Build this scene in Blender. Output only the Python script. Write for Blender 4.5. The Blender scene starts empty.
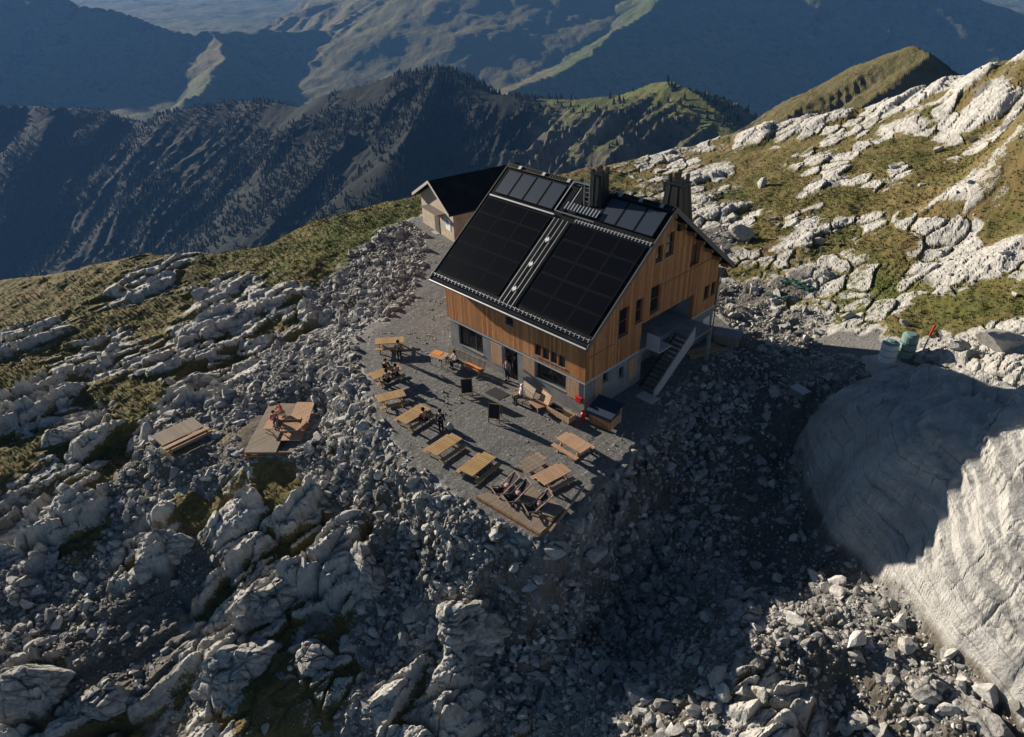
import bpy, bmesh, math, random
import numpy as np
from mathutils import Vector, Matrix
R = math.radians
scene = bpy.context.scene
COL = scene.collection

# ------------------------------------------------------------------ camera
cam_d = bpy.data.cameras.new('camera'); cam = bpy.data.objects.new('camera', cam_d); COL.objects.link(cam)
CAM = Vector((24.92, -30.20, 27.73)); YAW, PITCH, ROLL = R(-46.2), R(-31.6), R(-1.7)
fw = Vector((math.sin(YAW)*math.cos(PITCH), math.cos(YAW)*math.cos(PITCH), math.sin(PITCH)))
rt = Vector((math.cos(YAW), -math.sin(YAW), 0)); up = rt.cross(fw)
rt2 = rt*math.cos(ROLL)+up*math.sin(ROLL); up2 = -rt*math.sin(ROLL)+up*math.cos(ROLL)
M = Matrix((rt2, up2, -fw)).transposed().to_4x4(); M.translation = CAM
cam.matrix_world = M
cam_d.sensor_width = 36; cam_d.lens = 738/1024*36; cam_d.clip_start = 0.5; cam_d.clip_end = 40000
scene.camera = cam

# ------------------------------------------------------------------ sky, sun, exposure
SUN_EL, SUN_AZ = R(15.6), math.atan2(-0.99, -0.12)          # the sun stands to the west of the hut; azimuth from +Y towards +X
world = bpy.data.worlds.new('World'); scene.world = world; world.use_nodes = True
wn = world.node_tree.nodes; wl = world.node_tree.links
sky = wn.new('ShaderNodeTexSky'); sky.sky_type = 'NISHITA'; sky.sun_disc = False
sky.sun_elevation = SUN_EL; sky.sun_rotation = SUN_AZ; sky.altitude = 1900; sky.dust_density = 0.3; sky.ozone_density = 3.0; sky.air_density = 0.8
bg = wn['Background']; tint = wn.new('ShaderNodeMix'); tint.data_type = 'RGBA'; tint.blend_type = 'MULTIPLY'; tint.inputs[0].default_value = 1; tint.inputs[7].default_value = (1, .94, .83, 1); wl.new(sky.outputs[0], tint.inputs[6]); wl.new(tint.outputs[2], bg.inputs[0]); bg.inputs[1].default_value = 0.05
sun_d = bpy.data.lights.new('sun', 'SUN'); sun = bpy.data.objects.new('sun', sun_d); COL.objects.link(sun)
sun_d.energy = 5.0; sun_d.angle = R(0.5); sun_d.color = (1.0, 0.89, 0.74)
sd = Vector((math.sin(SUN_AZ)*math.cos(SUN_EL), math.cos(SUN_AZ)*math.cos(SUN_EL), math.sin(SUN_EL)))
sun.rotation_euler = sd.to_track_quat('Z', 'Y').to_euler(); sun.location = (-40, -10, 60)
scene.view_settings.view_transform = 'Standard'; scene.view_settings.look = 'None'
scene.view_settings.exposure = 0.86; scene.view_settings.gamma = 1.0
scene.view_settings.use_curve_mapping = False
scene.render.engine = 'CYCLES'
scene.cycles.use_denoising = True
scene.cycles.max_bounces = 5; scene.cycles.diffuse_bounces = 3; scene.cycles.volume_bounces = 1

# ------------------------------------------------------------------ numeric noise
def h2(ix, iy, s):
    n = (ix.astype(np.int64)*374761393 + iy.astype(np.int64)*668265263 + s*2147483647*31) & 0xFFFFFFFF
    n = ((n ^ (n >> 13))*1274126177) & 0xFFFFFFFF
    n = ((n ^ (n >> 16))*2246822519) & 0xFFFFFFFF
    return ((n ^ (n >> 15)) & 0xFFFFFF).astype(np.float32)/np.float32(0xFFFFFF)
def perlin(x, y, s=0):
    x0 = np.floor(x); y0 = np.floor(y); fx = (x-x0).astype(np.float32); fy = (y-y0).astype(np.float32)
    u = fx*fx*fx*(fx*(fx*6-15)+10); v = fy*fy*fy*(fy*(fy*6-15)+10)
    def g(i, j):
        a = h2(x0+i, y0+j, s)*np.float32(2*np.pi)
        return np.cos(a)*(fx-i)+np.sin(a)*(fy-j)
    a = g(0,0); b = g(1,0); c = g(0,1); d = g(1,1)
    return ((a+u*(b-a))*(1-v)+(c+u*(d-c))*v)*1.45
def fbm(x, y, o, s=0, gain=.5, ridge=False):
    r = np.zeros(np.shape(x), np.float32); a = 1.0; t = 0
    for k in range(o):
        n = perlin(x*2.0**k+17.3*k, y*2.0**k-9.1*k, s+k*13)
        if ridge: n = 1-2*np.abs(n)
        r += np.float32(a)*n; t += a; a *= gain
    return r/np.float32(t)
def worley(x, y, s=0):
    x0 = np.floor(x); y0 = np.floor(y)
    f1 = np.full(np.shape(x), 9, np.float32); f2 = f1.copy(); cid = np.zeros_like(f1); dx1 = np.zeros_like(f1); dy1 = np.zeros_like(f1)
    for i in (-1, 0, 1):
        for j in (-1, 0, 1):
            cx = x0+i; cy = y0+j; a = h2(cx, cy, s); b = h2(cx, cy, s+101)
            dx = (x-cx-a).astype(np.float32); dy = (y-cy-b).astype(np.float32); d = np.sqrt(dx*dx+dy*dy)
            m = d < f1
            f2 = np.where(m, f1, np.minimum(f2, d)); f1 = np.where(m, d, f1)
            cid = np.where(m, h2(cx, cy, s+202), cid); dx1 = np.where(m, dx, dx1); dy1 = np.where(m, dy, dy1)
    return f1, f2, cid, dx1, dy1
def sm(a, b, x):
    t = np.clip((x-a)/(b-a), 0, 1); return t*t*(3-2*t)
def polydist(x, y, poly):                                       # signed distance, negative inside
    P = np.asarray(poly, float); d = np.full(np.shape(x), 1e9); ins = np.zeros(np.shape(x), bool)
    for (x1, y1), (x2, y2) in zip(P, np.roll(P, -1, 0)):
        ex, ey = x2-x1, y2-y1; t = np.clip(((x-x1)*ex+(y-y1)*ey)/(ex*ex+ey*ey), 0, 1)
        d = np.minimum(d, np.hypot(x-x1-t*ex, y-y1-t*ey))
        c = ((y1 > y) != (y2 > y)) & (x < (x2-x1)*(y-y1)/(y2-y1+1e-12)+x1); ins ^= c
    return np.where(ins, -d, d)

# ------------------------------------------------------------------ materials
def mat(name, col=(.5,.5,.5), rough=.8, metal=0, spec=.3):
    m = bpy.data.materials.new(name); m.use_nodes = True
    b = m.node_tree.nodes['Principled BSDF']; b.inputs['Base Color'].default_value = (*col, 1)
    b.inputs['Roughness'].default_value = rough; b.inputs['Metallic'].default_value = metal; b.inputs['Specular IOR Level'].default_value = spec
    return m
class NT:
    def __init__(s, m): s.m = m; s.t = m.node_tree; s.b = s.t.nodes['Principled BSDF']
    def n(s, ty, **k):
        o = s.t.nodes.new(ty)
        for a, v in k.items(): setattr(o, a, v)
        return o
    def l(s, a, b): s.t.links.new(a, b)
    def val(s, sock, v):
        if hasattr(v, 'is_linked') or hasattr(v, 'links'): s.l(v, sock)
        else: sock.default_value = v
    def coord(s, sc=(1,1,1), rot=(0,0,0), src='Object'):
        c = s.n('ShaderNodeTexCoord'); mp = s.n('ShaderNodeMapping'); mp.inputs['Scale'].default_value = sc; mp.inputs['Rotation'].default_value = rot
        s.l(c.outputs[src], mp.inputs[0]); return mp.outputs[0]
    def noise(s, vec, scale, detail=4, rough=.55, dist=0):
        o = s.n('ShaderNodeTexNoise'); s.l(vec, o.inputs['Vector']); o.inputs['Scale'].default_value = scale; o.inputs['Detail'].default_value = detail
        o.inputs['Roughness'].default_value = rough; o.inputs['Distortion'].default_value = dist; return o.outputs['Fac']
    def vor(s, vec, scale, feature='F1', out='Distance'):
        o = s.n('ShaderNodeTexVoronoi', feature=feature); s.l(vec, o.inputs['Vector']); o.inputs['Scale'].default_value = scale; return o.outputs[out]
    def ramp(s, f, stops):
        o = s.n('ShaderNodeValToRGB'); s.l(f, o.inputs[0]); e = o.color_ramp.elements
        while len(e) < len(stops): e.new(0.5)
        for k, (p, c) in enumerate(stops): e[k].position = p; e[k].color = (*c, 1) if len(c) == 3 else c
        return o.outputs[0]
    def mix(s, f, a, b, mode='MIX'):
        o = s.n('ShaderNodeMix', data_type='RGBA', blend_type=mode)
        s.val(o.inputs[0], f)
        for sk, v in ((o.inputs[6], a), (o.inputs[7], b)):
            if isinstance(v, tuple): sk.default_value = (*v, 1)
            else: s.l(v, sk)
        return o.outputs[2]
    def math(s, op, a, b=0.0, c=None, clamp=False):
        o = s.n('ShaderNodeMath', operation=op, use_clamp=clamp); s.val(o.inputs[0], a); s.val(o.inputs[1], b)
        if c is not None: s.val(o.inputs[2], c)
        return o.outputs[0]
    def mr(s, v, a, b, c=0., d=1.):
        o = s.n('ShaderNodeMapRange'); s.l(v, o.inputs[0]); o.inputs[1].default_value = a; o.inputs[2].default_value = b; o.inputs[3].default_value = c; o.inputs[4].default_value = d
        return o.outputs[0]
    def attr(s, name): return s.n('ShaderNodeAttribute', attribute_name=name).outputs['Fac']
    def bump(s, h, dist=.05, strength=1., prev=None):
        o = s.n('ShaderNodeBump'); s.l(h, o.inputs['Height']); o.inputs['Distance'].default_value = dist; s.val(o.inputs['Strength'], strength)
        if prev is not None: s.l(prev, o.inputs['Normal'])
        return o.outputs[0]
    def col(s, v): s.l(v, s.b.inputs['Base Color'])
    def nrm(s, v): s.l(v, s.b.inputs['Normal'])

# ------------------------------------------------------------------ objects
def props(o, label=None, cat=None, group=None, kind=None):
    if label: o['label'] = label
    if cat: o['category'] = cat
    if group: o['group'] = group
    if kind: o['kind'] = kind
    return o
def empty(name, loc=(0,0,0), rz=0., label=None, cat=None, group=None):
    o = bpy.data.objects.new(name, None); o.empty_display_size = .3; o.location = loc; o.rotation_euler = (0,0,rz); COL.objects.link(o)
    return props(o, label, cat, group)
def np_mesh(name, V, F, m, smooth=False, attrs=None, parent=None):
    """V (n,3), F (k,3|4) -> one mesh object"""
    me = bpy.data.meshes.new(name); n, k = F.shape
    me.vertices.add(len(V)); me.vertices.foreach_set('co', np.ascontiguousarray(V, np.float32).ravel())
    me.loops.add(n*k); me.loops.foreach_set('vertex_index', np.ascontiguousarray(F, np.int32).ravel())
    me.polygons.add(n); me.polygons.foreach_set('loop_start', np.arange(0, n*k, k, dtype=np.int32)); me.polygons.foreach_set('loop_total', np.full(n, k, np.int32))
    me.polygons.foreach_set('use_smooth', np.full(n, smooth))
    me.update(calc_edges=True)
    for a, v in (attrs or {}).items():
        at = me.attributes.new(a, 'FLOAT', 'POINT'); at.data.foreach_set('value', np.ascontiguousarray(v, np.float32).ravel())
    o = bpy.data.objects.new(name, me); me.materials.append(m); COL.objects.link(o)
    if parent: o.parent = parent
    return o

NAZ, NR = 1150, 950
NAZF, NRF, NTREE, HAZE = 900, 700, 30000, 0.00008

# ------------------------------------------------------------------ near terrain (control points in metres: x, y, z, kind of ground)
CT = [
 # terrace, path, back yard
 (-18.53, -3.43,0,'v'),(-22.86, 2.55,-.2,'s'),(-34.52, 15.43,0,'v'),(-28.75, 8.49,-.1,'s'),(-10.52, -7.25,-.05,'v'),(-2.97, -9.61,-.1,'v'),(-2.15, -5.46,0,'v'),(4.98, -8.98,-.1,'v'),(3.41, -1.57,0,'v'),(1.95, 4.45,0,'v'),
 (-6,6,0,'v'),(0,14,0,'s'),(-13,12,0,'v'),(-20,14,0,'v'),(-10,24,-.3,'s'),(-30,20,-.2,'v'),
 # scree west of the path
 (-35.75, 12.41,-.2,'s'),(-33.14, 8.51,-.3,'s'),(-28.93, 1.96,-1,'s'),(-24.87, -4.46,-2,'s'),(-23.20, -10.21,-3,'s'),(-15.87, -8.28,-1.1,'s'),(-14.42, -11.98,-2.8,'s'),(-9.78, -9.93,-.7,'s'),
 (-18.38, -12.17,-3.4,'s'),(-23.48, -17.64,-4.4,'s'),(-19.67, -14.77,-4,'s'),
 # grass hump and crest on the left
 (-39.43, 8.62,-.4,'g'),(-37.02, 2.23,-1,'g'),(-40.94, 14.94,-.3,'g'),(-35.29, -3.32,-2.2,'m'),(-30.36, 0.08,-2.0,'s'),(-30.57, -4.11,-2.8,'r'),(-34.54, -7.04,-3.6,'m'),
 (-42.85, 3.30,-1.6,'g'),(-48.25, -2.18,-3.2,'g'),(-55.70, -6.72,-3.8,'m'),(-60.76, -11.60,-5,'g'),(-69.41, -18.96,-7,'g'),(-77.59, -26.81,-9,'m'),
 (-52.03, -10.48,-4.6,'m'),(-58.47, -15.69,-6,'g'),(-48.66, -13.86,-5.2,'g'),(-45.44, -9.55,-4.4,'g'),(-43.27, -6.78,-3.6,'m'),(-54.44, -19.81,-6.4,'m'),(-45.83, -15.96,-5.8,'m'),
 (-46.58, -24.46,-6.6,'g'),(-41.41, -20.89,-6,'m'),(-36.69, -14.64,-4.8,'m'),(-34.68, -9.92,-4,'r'),(-35.42, -18.65,-5.4,'g'),(-29.51, -14.17,-4.4,'r'),(-32.09, -17.36,-5,'g'),
 (-40.22, -23.79,-6.6,'r'),(-34.34, -26.18,-6.8,'g'),(-33.88, -20.93,-6,'m'),(-27.94, -21.37,-5.6,'r'),(-29.75, -24.63,-6.6,'m'),(-43.57, -30.11,-8,'r'),(-34.20, -35.52,-11,'r'),
 # rock slope below
 (-18.56, -18.49,-4.8,'s'),(-22.73, -21.99,-6,'s'),(-25.05, -26.32,-7.4,'r'),(-29.06, -29.27,-8,'r'),(-12.94, -16.25,-4.6,'g'),(-17.34, -19.21,-5.4,'g'),(-13.99, -18.32,-5.2,'m'),(-9.96, -12.59,-3.4,'s'),(-9.46, -16.17,-5,'r'),
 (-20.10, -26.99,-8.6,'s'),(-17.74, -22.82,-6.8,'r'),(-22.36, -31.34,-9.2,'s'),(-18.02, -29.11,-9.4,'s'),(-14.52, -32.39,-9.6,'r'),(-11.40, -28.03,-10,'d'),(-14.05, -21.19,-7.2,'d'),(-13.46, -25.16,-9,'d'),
 (-9.01, -20.25,-6.8,'r'),(-5.76, -16.45,-5.6,'r'),(-4.16, -13.69,-4.0,'r'),(-4.94, -11.24,-1.3,'s'),(-1.28, -11.94,-1.7,'s'),(-1.48, -13.64,-5.6,'d'),(0.92, -11.61,-2,'s'),(3.19, -10.71,-2.6,'s'),(4.51, -8.90,-3.4,'s'),
 (-7.10, -23.10,-8,'m'),(-4.57, -18.83,-7,'r'),(-2.08, -22.46,-8.2,'m'),(-1.69, -19.40,-7.4,'m'),(-2.26, -24.89,-9,'m'),(-8.61, -30.43,-11,'r'),(-16.35, -35.51,-11,'r'),(0.04, -17.30,-7.8,'s'),(3.64, -18.67,-8,'m'),(4.53, -15.93,-7.4,'m'),(1.74, -20.56,-8.4,'s'),
 (0.51, -14.55,-5.6,'s'),(3.44, -13.40,-5.8,'s'),(5.55, -11.65,-7.2,'d'),(7.42, -13.55,-7.8,'s'),(10.77, -12.60,-7,'s'),(9.15, -14.62,-10,'m'),(3.02, -22.03,-12,'r'),
 # gully under the terrace
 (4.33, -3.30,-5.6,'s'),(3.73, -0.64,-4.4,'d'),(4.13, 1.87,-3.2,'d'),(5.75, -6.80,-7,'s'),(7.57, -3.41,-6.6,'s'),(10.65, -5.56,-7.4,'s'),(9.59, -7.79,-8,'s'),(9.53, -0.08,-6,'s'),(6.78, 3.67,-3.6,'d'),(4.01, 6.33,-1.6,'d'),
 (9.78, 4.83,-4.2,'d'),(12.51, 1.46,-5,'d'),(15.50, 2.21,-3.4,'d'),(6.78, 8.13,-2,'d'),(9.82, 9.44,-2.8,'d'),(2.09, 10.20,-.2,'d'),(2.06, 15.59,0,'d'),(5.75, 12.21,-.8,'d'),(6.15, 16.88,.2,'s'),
 (17.68, -0.33,-2.8,'s'),(15.75, -3.97,-2.8,'s'),(15.25, -7.69,-3.2,'s'),(15.67, -9.91,-3.9,'s'),(17.55, -8.03,-3.2,'m'),(13.55, -11.51,-5.2,'s'),(19.39, -8.58,-3.6,'m'),(18.61, -4.45,-2.8,'s'),(20.28, -2.12,-2,'s'),(20.63, -5.35,-3.6,'s'),(23.11, -3.74,-2,'s'),(25.54, -3.58,-1,'s'),(25.12, -5.79,-2.4,'s'),(21.93, -7.77,-4.6,'s'),(26.95, -1.88,0,'s'),
 (20.75, -0.38,-1,'s'),(23.24, -1.73,-.4,'s'),
 # behind and right of the hut
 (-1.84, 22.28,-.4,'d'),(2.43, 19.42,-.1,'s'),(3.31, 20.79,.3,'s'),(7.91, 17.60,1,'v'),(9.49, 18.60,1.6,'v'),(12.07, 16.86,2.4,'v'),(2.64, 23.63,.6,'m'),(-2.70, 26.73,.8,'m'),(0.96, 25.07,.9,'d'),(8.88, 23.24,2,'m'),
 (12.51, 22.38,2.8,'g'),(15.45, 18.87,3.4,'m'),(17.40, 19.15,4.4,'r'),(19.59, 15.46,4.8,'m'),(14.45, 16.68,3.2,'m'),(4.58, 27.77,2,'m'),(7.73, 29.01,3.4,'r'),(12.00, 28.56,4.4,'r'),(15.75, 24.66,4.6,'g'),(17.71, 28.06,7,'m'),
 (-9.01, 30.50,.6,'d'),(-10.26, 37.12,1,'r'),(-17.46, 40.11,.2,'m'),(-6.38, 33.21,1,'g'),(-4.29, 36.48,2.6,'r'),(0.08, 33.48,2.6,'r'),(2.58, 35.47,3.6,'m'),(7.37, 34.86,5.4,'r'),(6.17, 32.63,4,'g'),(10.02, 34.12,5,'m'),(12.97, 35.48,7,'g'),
 (-22.52, 47.87,.2,'m'),(-16.95, 51.79,1.6,'g'),(-10.14, 43.74,2,'g'),(-6.48, 44.70,3.6,'r'),(-7.09, 40.10,2,'g'),(-8.42, 53.04,4.6,'r'),(-0.18, 43.36,5.2,'m'),(3.25, 43.20,6.4,'g'),(7.32, 44.71,8.2,'g'),(-1.82, 51.84,6.2,'g'),(-0.43, 40.14,4,'g'),(4.10, 38.42,5,'g'),(7.86, 49.36,10,'r'),(0.82, 56.28,8.6,'r'),(-7.00, 59.44,6,'m'),
 (-32.13, 48.82,-1,'m'),(-34.30, 43.27,-1.2,'g'),(-28.68, 55.01,0,'m'),(-26.36, 60.76,1.2,'m'),(-18.91, 62.21,3.4,'m'),(-12.90, 65.09,5.6,'r'),(-5.01, 66.80,9,'r'),(4.47, 61.74,14,'r'),(6.22, 57.47,12,'r'),(12.50, 45.48,19,'r'),(14.23, 48.31,12,'g'),(18.99, 33.69,10,'g'),(-35.92, 30.32,-.8,'g'),
 (40,30,9,'r'),(45,0,5,'s'),(30,-20,-1,'s'),(-42,-42,-19,'r'),(-62,-44,-20,'r'),(-50,-52,-26,'r'),(-28,-48,-17,'r'),(-88,-42,-22,'m'),(-12,-44,-14.5,'r'),
 # the pale slab
 (11.11, 8.90,.7,'L'),(8.79, 10.85,-1.2,'d'),(10.99, 7.89,-2.9,'d'),(13.61, 4.83,-3.4,'d'),(12.17, 13.84,1.8,'L'),(12.74, 15.38,2.1,'L'),(10.59, 14.00,1.2,'L'),(14.06, 15.61,2.7,'L'),(15.51, 15.29,3.3,'L'),(14.77, 11.61,2.4,'L'),(18.90, 13.79,4.6,'L'),(21.29, 11.41,5.2,'L'),(18.62, 7.33,3.9,'L'),(21.45, 8.16,5.1,'L'),(15.60, 6.61,2.6,'L'),(13.20, 8.66,1.7,'L'),
 (16.49, 3.96,1.2,'L'),(18.79, 4.30,1.7,'L'),(15.10, 5.06,.4,'L'),(19.50, 1.67,-.1,'L'),(20.44, 2.79,1.1,'L'),(22.34, 2.87,3.6,'L'),(23.21, 0.48,1.6,'L'),(24.63, 1.13,2.8,'L'),(23.61, 5.66,5,'L'),(23.90, 8.58,7,'L'),
 (11.73, 8.09,-1.4,'L'),(13.97, 5.43,-2,'L'),(16.51, 3.61,-1.8,'L'),(18.51, 2.44,-1.4,'L'),(21.88, -0.90,-.3,'L'),(25.02, -1.89,.4,'L'),(26.66, -0.31,2,'L'),
]
SLABP = [(9.93, 9.49),(11.04, 8.46),(13.27, 5.98),(15.19, 3.72),(16.95, 2.98),(18.68, 2.09),(20.51, 0.60),(23.03, -1.27),(25.18, -2.36),(27.03, -3.28),(28.76, -0.10),(25.95, 7.58),(21.30, 12.32),(19.05, 13.79),(15.51, 15.29),(13.52, 15.55),(12.07, 13.97),(10.52, 12.17)]
CREST = [(-94.17, -41.09),(-77.59, -26.81),(-70.02, -18.81),(-62.92, -14.14),(-58.45, -8.95),(-56.26, -6.50),(-48.75, -1.93),(-44.40, 1.77),(-44.37, 6.77),(-43.23, 11.19),(-42.22, 17.29),(-42.20, 23.19),(-37.68, 32.08),(-35.39, 44.60),(-32.95, 49.90),(-29.02, 57.89),(-23.67, 63.61),(-15.12, 64.65),(-9.57, 65.10),(-4.15, 67.08),(3.98, 63.60),(12.26, 46.70),(26.68, -74.64)]
TERR = [(-36.17, 17.61),(-26.98, 9.14),(-21.37, 3.36),(-19.45, -1.41),(-17.56, -5.03),(-13.21, -7.22),(-8.34, -9.13),(-3.28, -10.28),(1.24, -10.40),(5.56, -9.76),(5.12, -5.20),(4.32, -0.98),(3.17, 4.31),(1.6,2.5),(1.6,15.5),(-2,18),(-13,20),(-26,26)]
def near_base(x, y):
    """thin-plate surface through the control points; weights of the ground kinds"""
    P = np.array([(c[0], c[1]) for c in CT]); Z = np.array([c[2] for c in CT]); n = len(P)
    def phi(r2): return np.where(r2 > 0, .5*r2*np.log(np.maximum(r2, 1e-12)), 0)
    d2 = ((P[:, None]-P[None])**2).sum(2); A = phi(d2)+np.eye(n)*1.5
    Q = np.c_[np.ones(n), P]; S = np.block([[A, Q], [Q.T, np.zeros((3,3))]])
    w = np.linalg.solve(S, np.r_[Z, 0,0,0])
    kinds = 'rgsvLmd'; K = np.array([[float(c[3] == k) for k in kinds] for c in CT])
    z = np.zeros(len(x)); W = np.zeros((len(x), len(kinds)), np.float32)
    wx = x+2.2*fbm(x*.22, y*.22, 3, 5)+.7*fbm(x*.9, y*.9, 2, 15); wy = y+2.2*fbm(x*.22, y*.22, 3, 6)+.7*fbm(x*.9, y*.9, 2, 16)
    for a in range(0, len(x), 20000):
        s = slice(a, a+20000)
        d2 = (x[s, None]-P[:, 0])**2+(y[s, None]-P[:, 1])**2
        z[s] = phi(d2)@w[:n]+w[n]+w[n+1]*x[s]+w[n+2]*y[s]
        d2 = (wx[s, None]-P[:, 0])**2+(wy[s, None]-P[:, 1])**2
        q = 1/(d2+.05)**2.5; q /= q.sum(1, keepdims=True); W[s] = q@K
    return z, {k: W[:, i] for i, k in enumerate(kinds)}
SD = R(73)                                                        # strike of the beds
def blocks(x, y, sa, sb, seed, tilt=.9, crack=.05):
    a = x*math.cos(SD)+y*math.sin(SD); b = -x*math.sin(SD)+y*math.cos(SD)
    wa = a+sa*.35*fbm(x/sa*.8, y/sa*.8, 2, seed+3); wb = b+sb*.45*fbm(x/sb*.5, y/sb*.5, 2, seed+4)
    f1, f2, c, dx, dy = worley(wa/sa, wb/sb, seed)
    t1 = (c*7.13) % 1; t2 = (c*13.7) % 1
    return (c-.5)+tilt*(dx*(t1-.5)*1.2+dy*(t2-.75)*1.3), np.exp(-(f2-f1)/crack), c
def outcrop(x, y, sa, sb, seed, thr, soft=.09):
    """flat-topped tilted blocks of bare limestone standing out of lower ground; returns height, bareness, crevice"""
    a = x*math.cos(SD)+y*math.sin(SD); b = -x*math.sin(SD)+y*math.cos(SD)
    wa = a+sa*.45*fbm(x/sa*.7, y/sa*.7, 3, seed+3); wb = b+sb*.55*fbm(x/sb*.45, y/sb*.45, 3, seed+4)
    f1, f2, c, dx, dy = worley(wa/sa, wb/sb, seed)
    t1 = (c*71.3) % 1; t2 = (c*137.7) % 1; up_ = (c > thr).astype(np.float32); e = sm(0, soft*2.2, f2-f1)
    hgt = (.45+.55*t2)+1.0*dx*(t1-.5)+1.35*dy*(t2-1.05)
    return up_*e*hgt, up_*e, np.exp(-(f2-f1)/.05)*(.4+.6*up_), c
def near_surface(x, y, detail=True):
    z, W = near_base(x, y); z0 = z.copy()
    dT = polydist(x, y, TERR)+.9*fbm(x*.35, y*.35, 3, 60)+.35*fbm(x*1.4, y*1.4, 2, 61)
    k = sm(-.2, 1.0, dT); kz = sm(-.1, 2.6, dT)
    mic = fbm(x*.45, y*.45, 4, 31); broad = fbm(x*.11, y*.11, 3, 32)
    dS = polydist(x, y, SLABP)+.25*fbm(x*.6, y*.6, 3, 62); Ls = sm(.12, -.12, dS).astype(np.float32)
    W['s'] = W['s']+.6*W['L']; W['d'] = W['d']+.4*W['L']
    for kk in W: W[kk] = W[kk]*(1-Ls)
    W['L'] = Ls
    hill = sm(16, 30, y+.4*np.maximum(x, 0)); rocky = np.clip((1.15-.35*hill)*W['r']+.62*W['m']*(1.0+1.2*broad)+.2*W['d']+.10*W['s'], 0, 1)
    o1, b1, c1, i1 = outcrop(x, y, 5.2, 2.2, 7, .40); o2, b2, c2, i2 = outcrop(x, y, 2.1, .95, 8, .42); h3, c3, i3 = blocks(x, y, .85, .45, 9)
    o4, b4, c4, i4 = outcrop(x, y, 9.5, 5.6, 17, .44, .24); o5, b5, c5, i5 = outcrop(x*.8+y*.6, -x*.6+y*.8, 2.6, 1.9, 18, .40)
    bb = -x*math.sin(SD)+y*math.cos(SD)+1.7*fbm(x*.11, y*.11, 4, 33)
    def ledge(l, s):
        t = bb/l+.6*fbm(x*.5/l, y*.5/l, 3, s); f = t-np.floor(t); g = h2(np.floor(t), np.floor(t)*0, s)
        return (1-f)*sm(0, .10, f)*(.4+.9*g)*sm(-.35, .25, fbm(x*.09+np.floor(t)*3.1, y*.09, 2, s+1))
    L1 = ledge(5.5, 34)
    tb = bb/.62+.5*fbm(x*.4, y*.4, 3, 44); groove = np.exp(-np.abs(tb-np.floor(tb)-.5)/.14)
    f1, f2, c, dx, dy = worley(x/.6, y/.6, 55); g1, g2, cg, ex, ey = worley(x/1.5, y/1.5, 56)
    amp = (1-.62*sm(14, 30, y+.4*np.maximum(x, 0)))*(1-.35*sm(-22, -36, x)*sm(-24, -14, y)); rockd = amp*(1.3*L1+1.35*o1+.72*o2+.16*h3-.12*c3-.45*c2*b1-.17*groove*np.maximum(b1, b2)+.16*fbm(x*.5, y*.5, 4, 40, ridge=True)+.16*(c-.5)*sm(0, .2, f2-f1)+.11*fbm(x*1.7, y*1.7, 3, 41, ridge=True)-.9)
    rockd = rockd*(1-hill)+hill*(1.0*o4+.28*o5+.12*h3-.10*c3-.22*c5+.30*L1+.12*(c-.5)*sm(0, .2, f2-f1)+.10*fbm(x*1.7, y*1.7, 3, 41, ridge=True)-.5)
    b1 = b1*(1-hill)+hill*b4; b2 = b2*(1-hill)+hill*b5; c1 = c1*(1-hill)+hill*c4; c2 = c2*(1-hill)+hill*c5
    bare = np.clip(np.maximum(b1, .8*b2)+.3*sm(.2, .8, L1), 0, 1)
    scr = .24*(c-.4)*sm(0, .35, f2-f1)+.42*(cg-.5)*sm(0, .3, g2-g1)+.35*mic+.5*broad
    grass = np.clip(1.1*W['g']+W['m']*(.75-.8*broad)-.35*sm(.3, .7, mic), 0, 1)
    gr = .55*fbm(x*.3, y*.3, 4, 70)+.10*fbm(x*1.6, y*1.6, 3, 71)
    # pale slab: smooth back, long curved joints
    sa = x*math.cos(R(60))+y*math.sin(R(60)); sb = -x*math.sin(R(60))+y*math.cos(R(60))
    j = sb/1.9+1.5*fbm(x*.12, y*.12, 3, 80); tri = np.abs(j-np.floor(j)-.5)
    q1, q2, qc, _, _ = worley(sa/3.6+.35*fbm(x*.4, y*.4, 3, 83), sb/1.7+.35*fbm(x*.4, y*.4, 3, 89), 84)
    slab = .40*fbm(x*.25, y*.25, 3, 81)+.09*fbm(sa*.7, sb*2.2, 4, 85, ridge=True)+.14*(qc-.5)*sm(0, .06, q2-q1)-.10*np.exp(-(q2-q1)/.03)+.09*fbm(x*.9, y*.9, 4, 88, ridge=True)+.05*(c-.5)*sm(0, .12, f2-f1)*sm(.0, .25, fbm(x*.3, y*.3, 2, 92))
    s = W['s']+.5*W['d']
    d = rockd*rocky+0.5*W['L']*sm(.1, -.6, dS)-1.1*sm(2.2, .1, dS)*(1-Ls)*sm(16, 12, y-.2*x)+scr*s*(1-.6*rocky)+gr*grass*(1-rocky)+slab*W['L']
    band = sm(.0, .8, dT)*sm(7, 2.5, dT)*sm(-.2, -1.2, z0)*(1-W['L'])
    d = d*(.3*k+.7*kz)+(1-k)*(.03*fbm(x*1.7, y*1.7, 2, 90)+.05*fbm(x*.35, y*.35, 2, 91))
    z = z*kz+(1-kz)*np.clip(z, -.12, .05)*.3
    cl = sm(.15, 1.2, dT)*sm(5.5, 1.5, dT)*sm(-1.2, -2.6, z0); d = d+cl*(.9*(o2-.3)+.5*h3-.3*c2+.45*mic)
    zz = z+d*(1-.85*W['v'])
    for lam, am, sd_ in ((1.05, .52, 86), (.40, .42, 87)):           # layered steps of the slab
        tt = (zz+.30*x*.5-.10*y+.38*fbm(x*.2, y*.2, 3, sd_)+.12*fbm(x*.8, y*.8, 2, sd_+4))/lam; ff = tt-np.floor(tt)
        zz = zz+am*lam*W['L']*k*(sm(.78, 1.0, ff)-ff)*sm(-.5, .05, fbm(x*.17, y*.17, 2, sd_+8))
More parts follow.
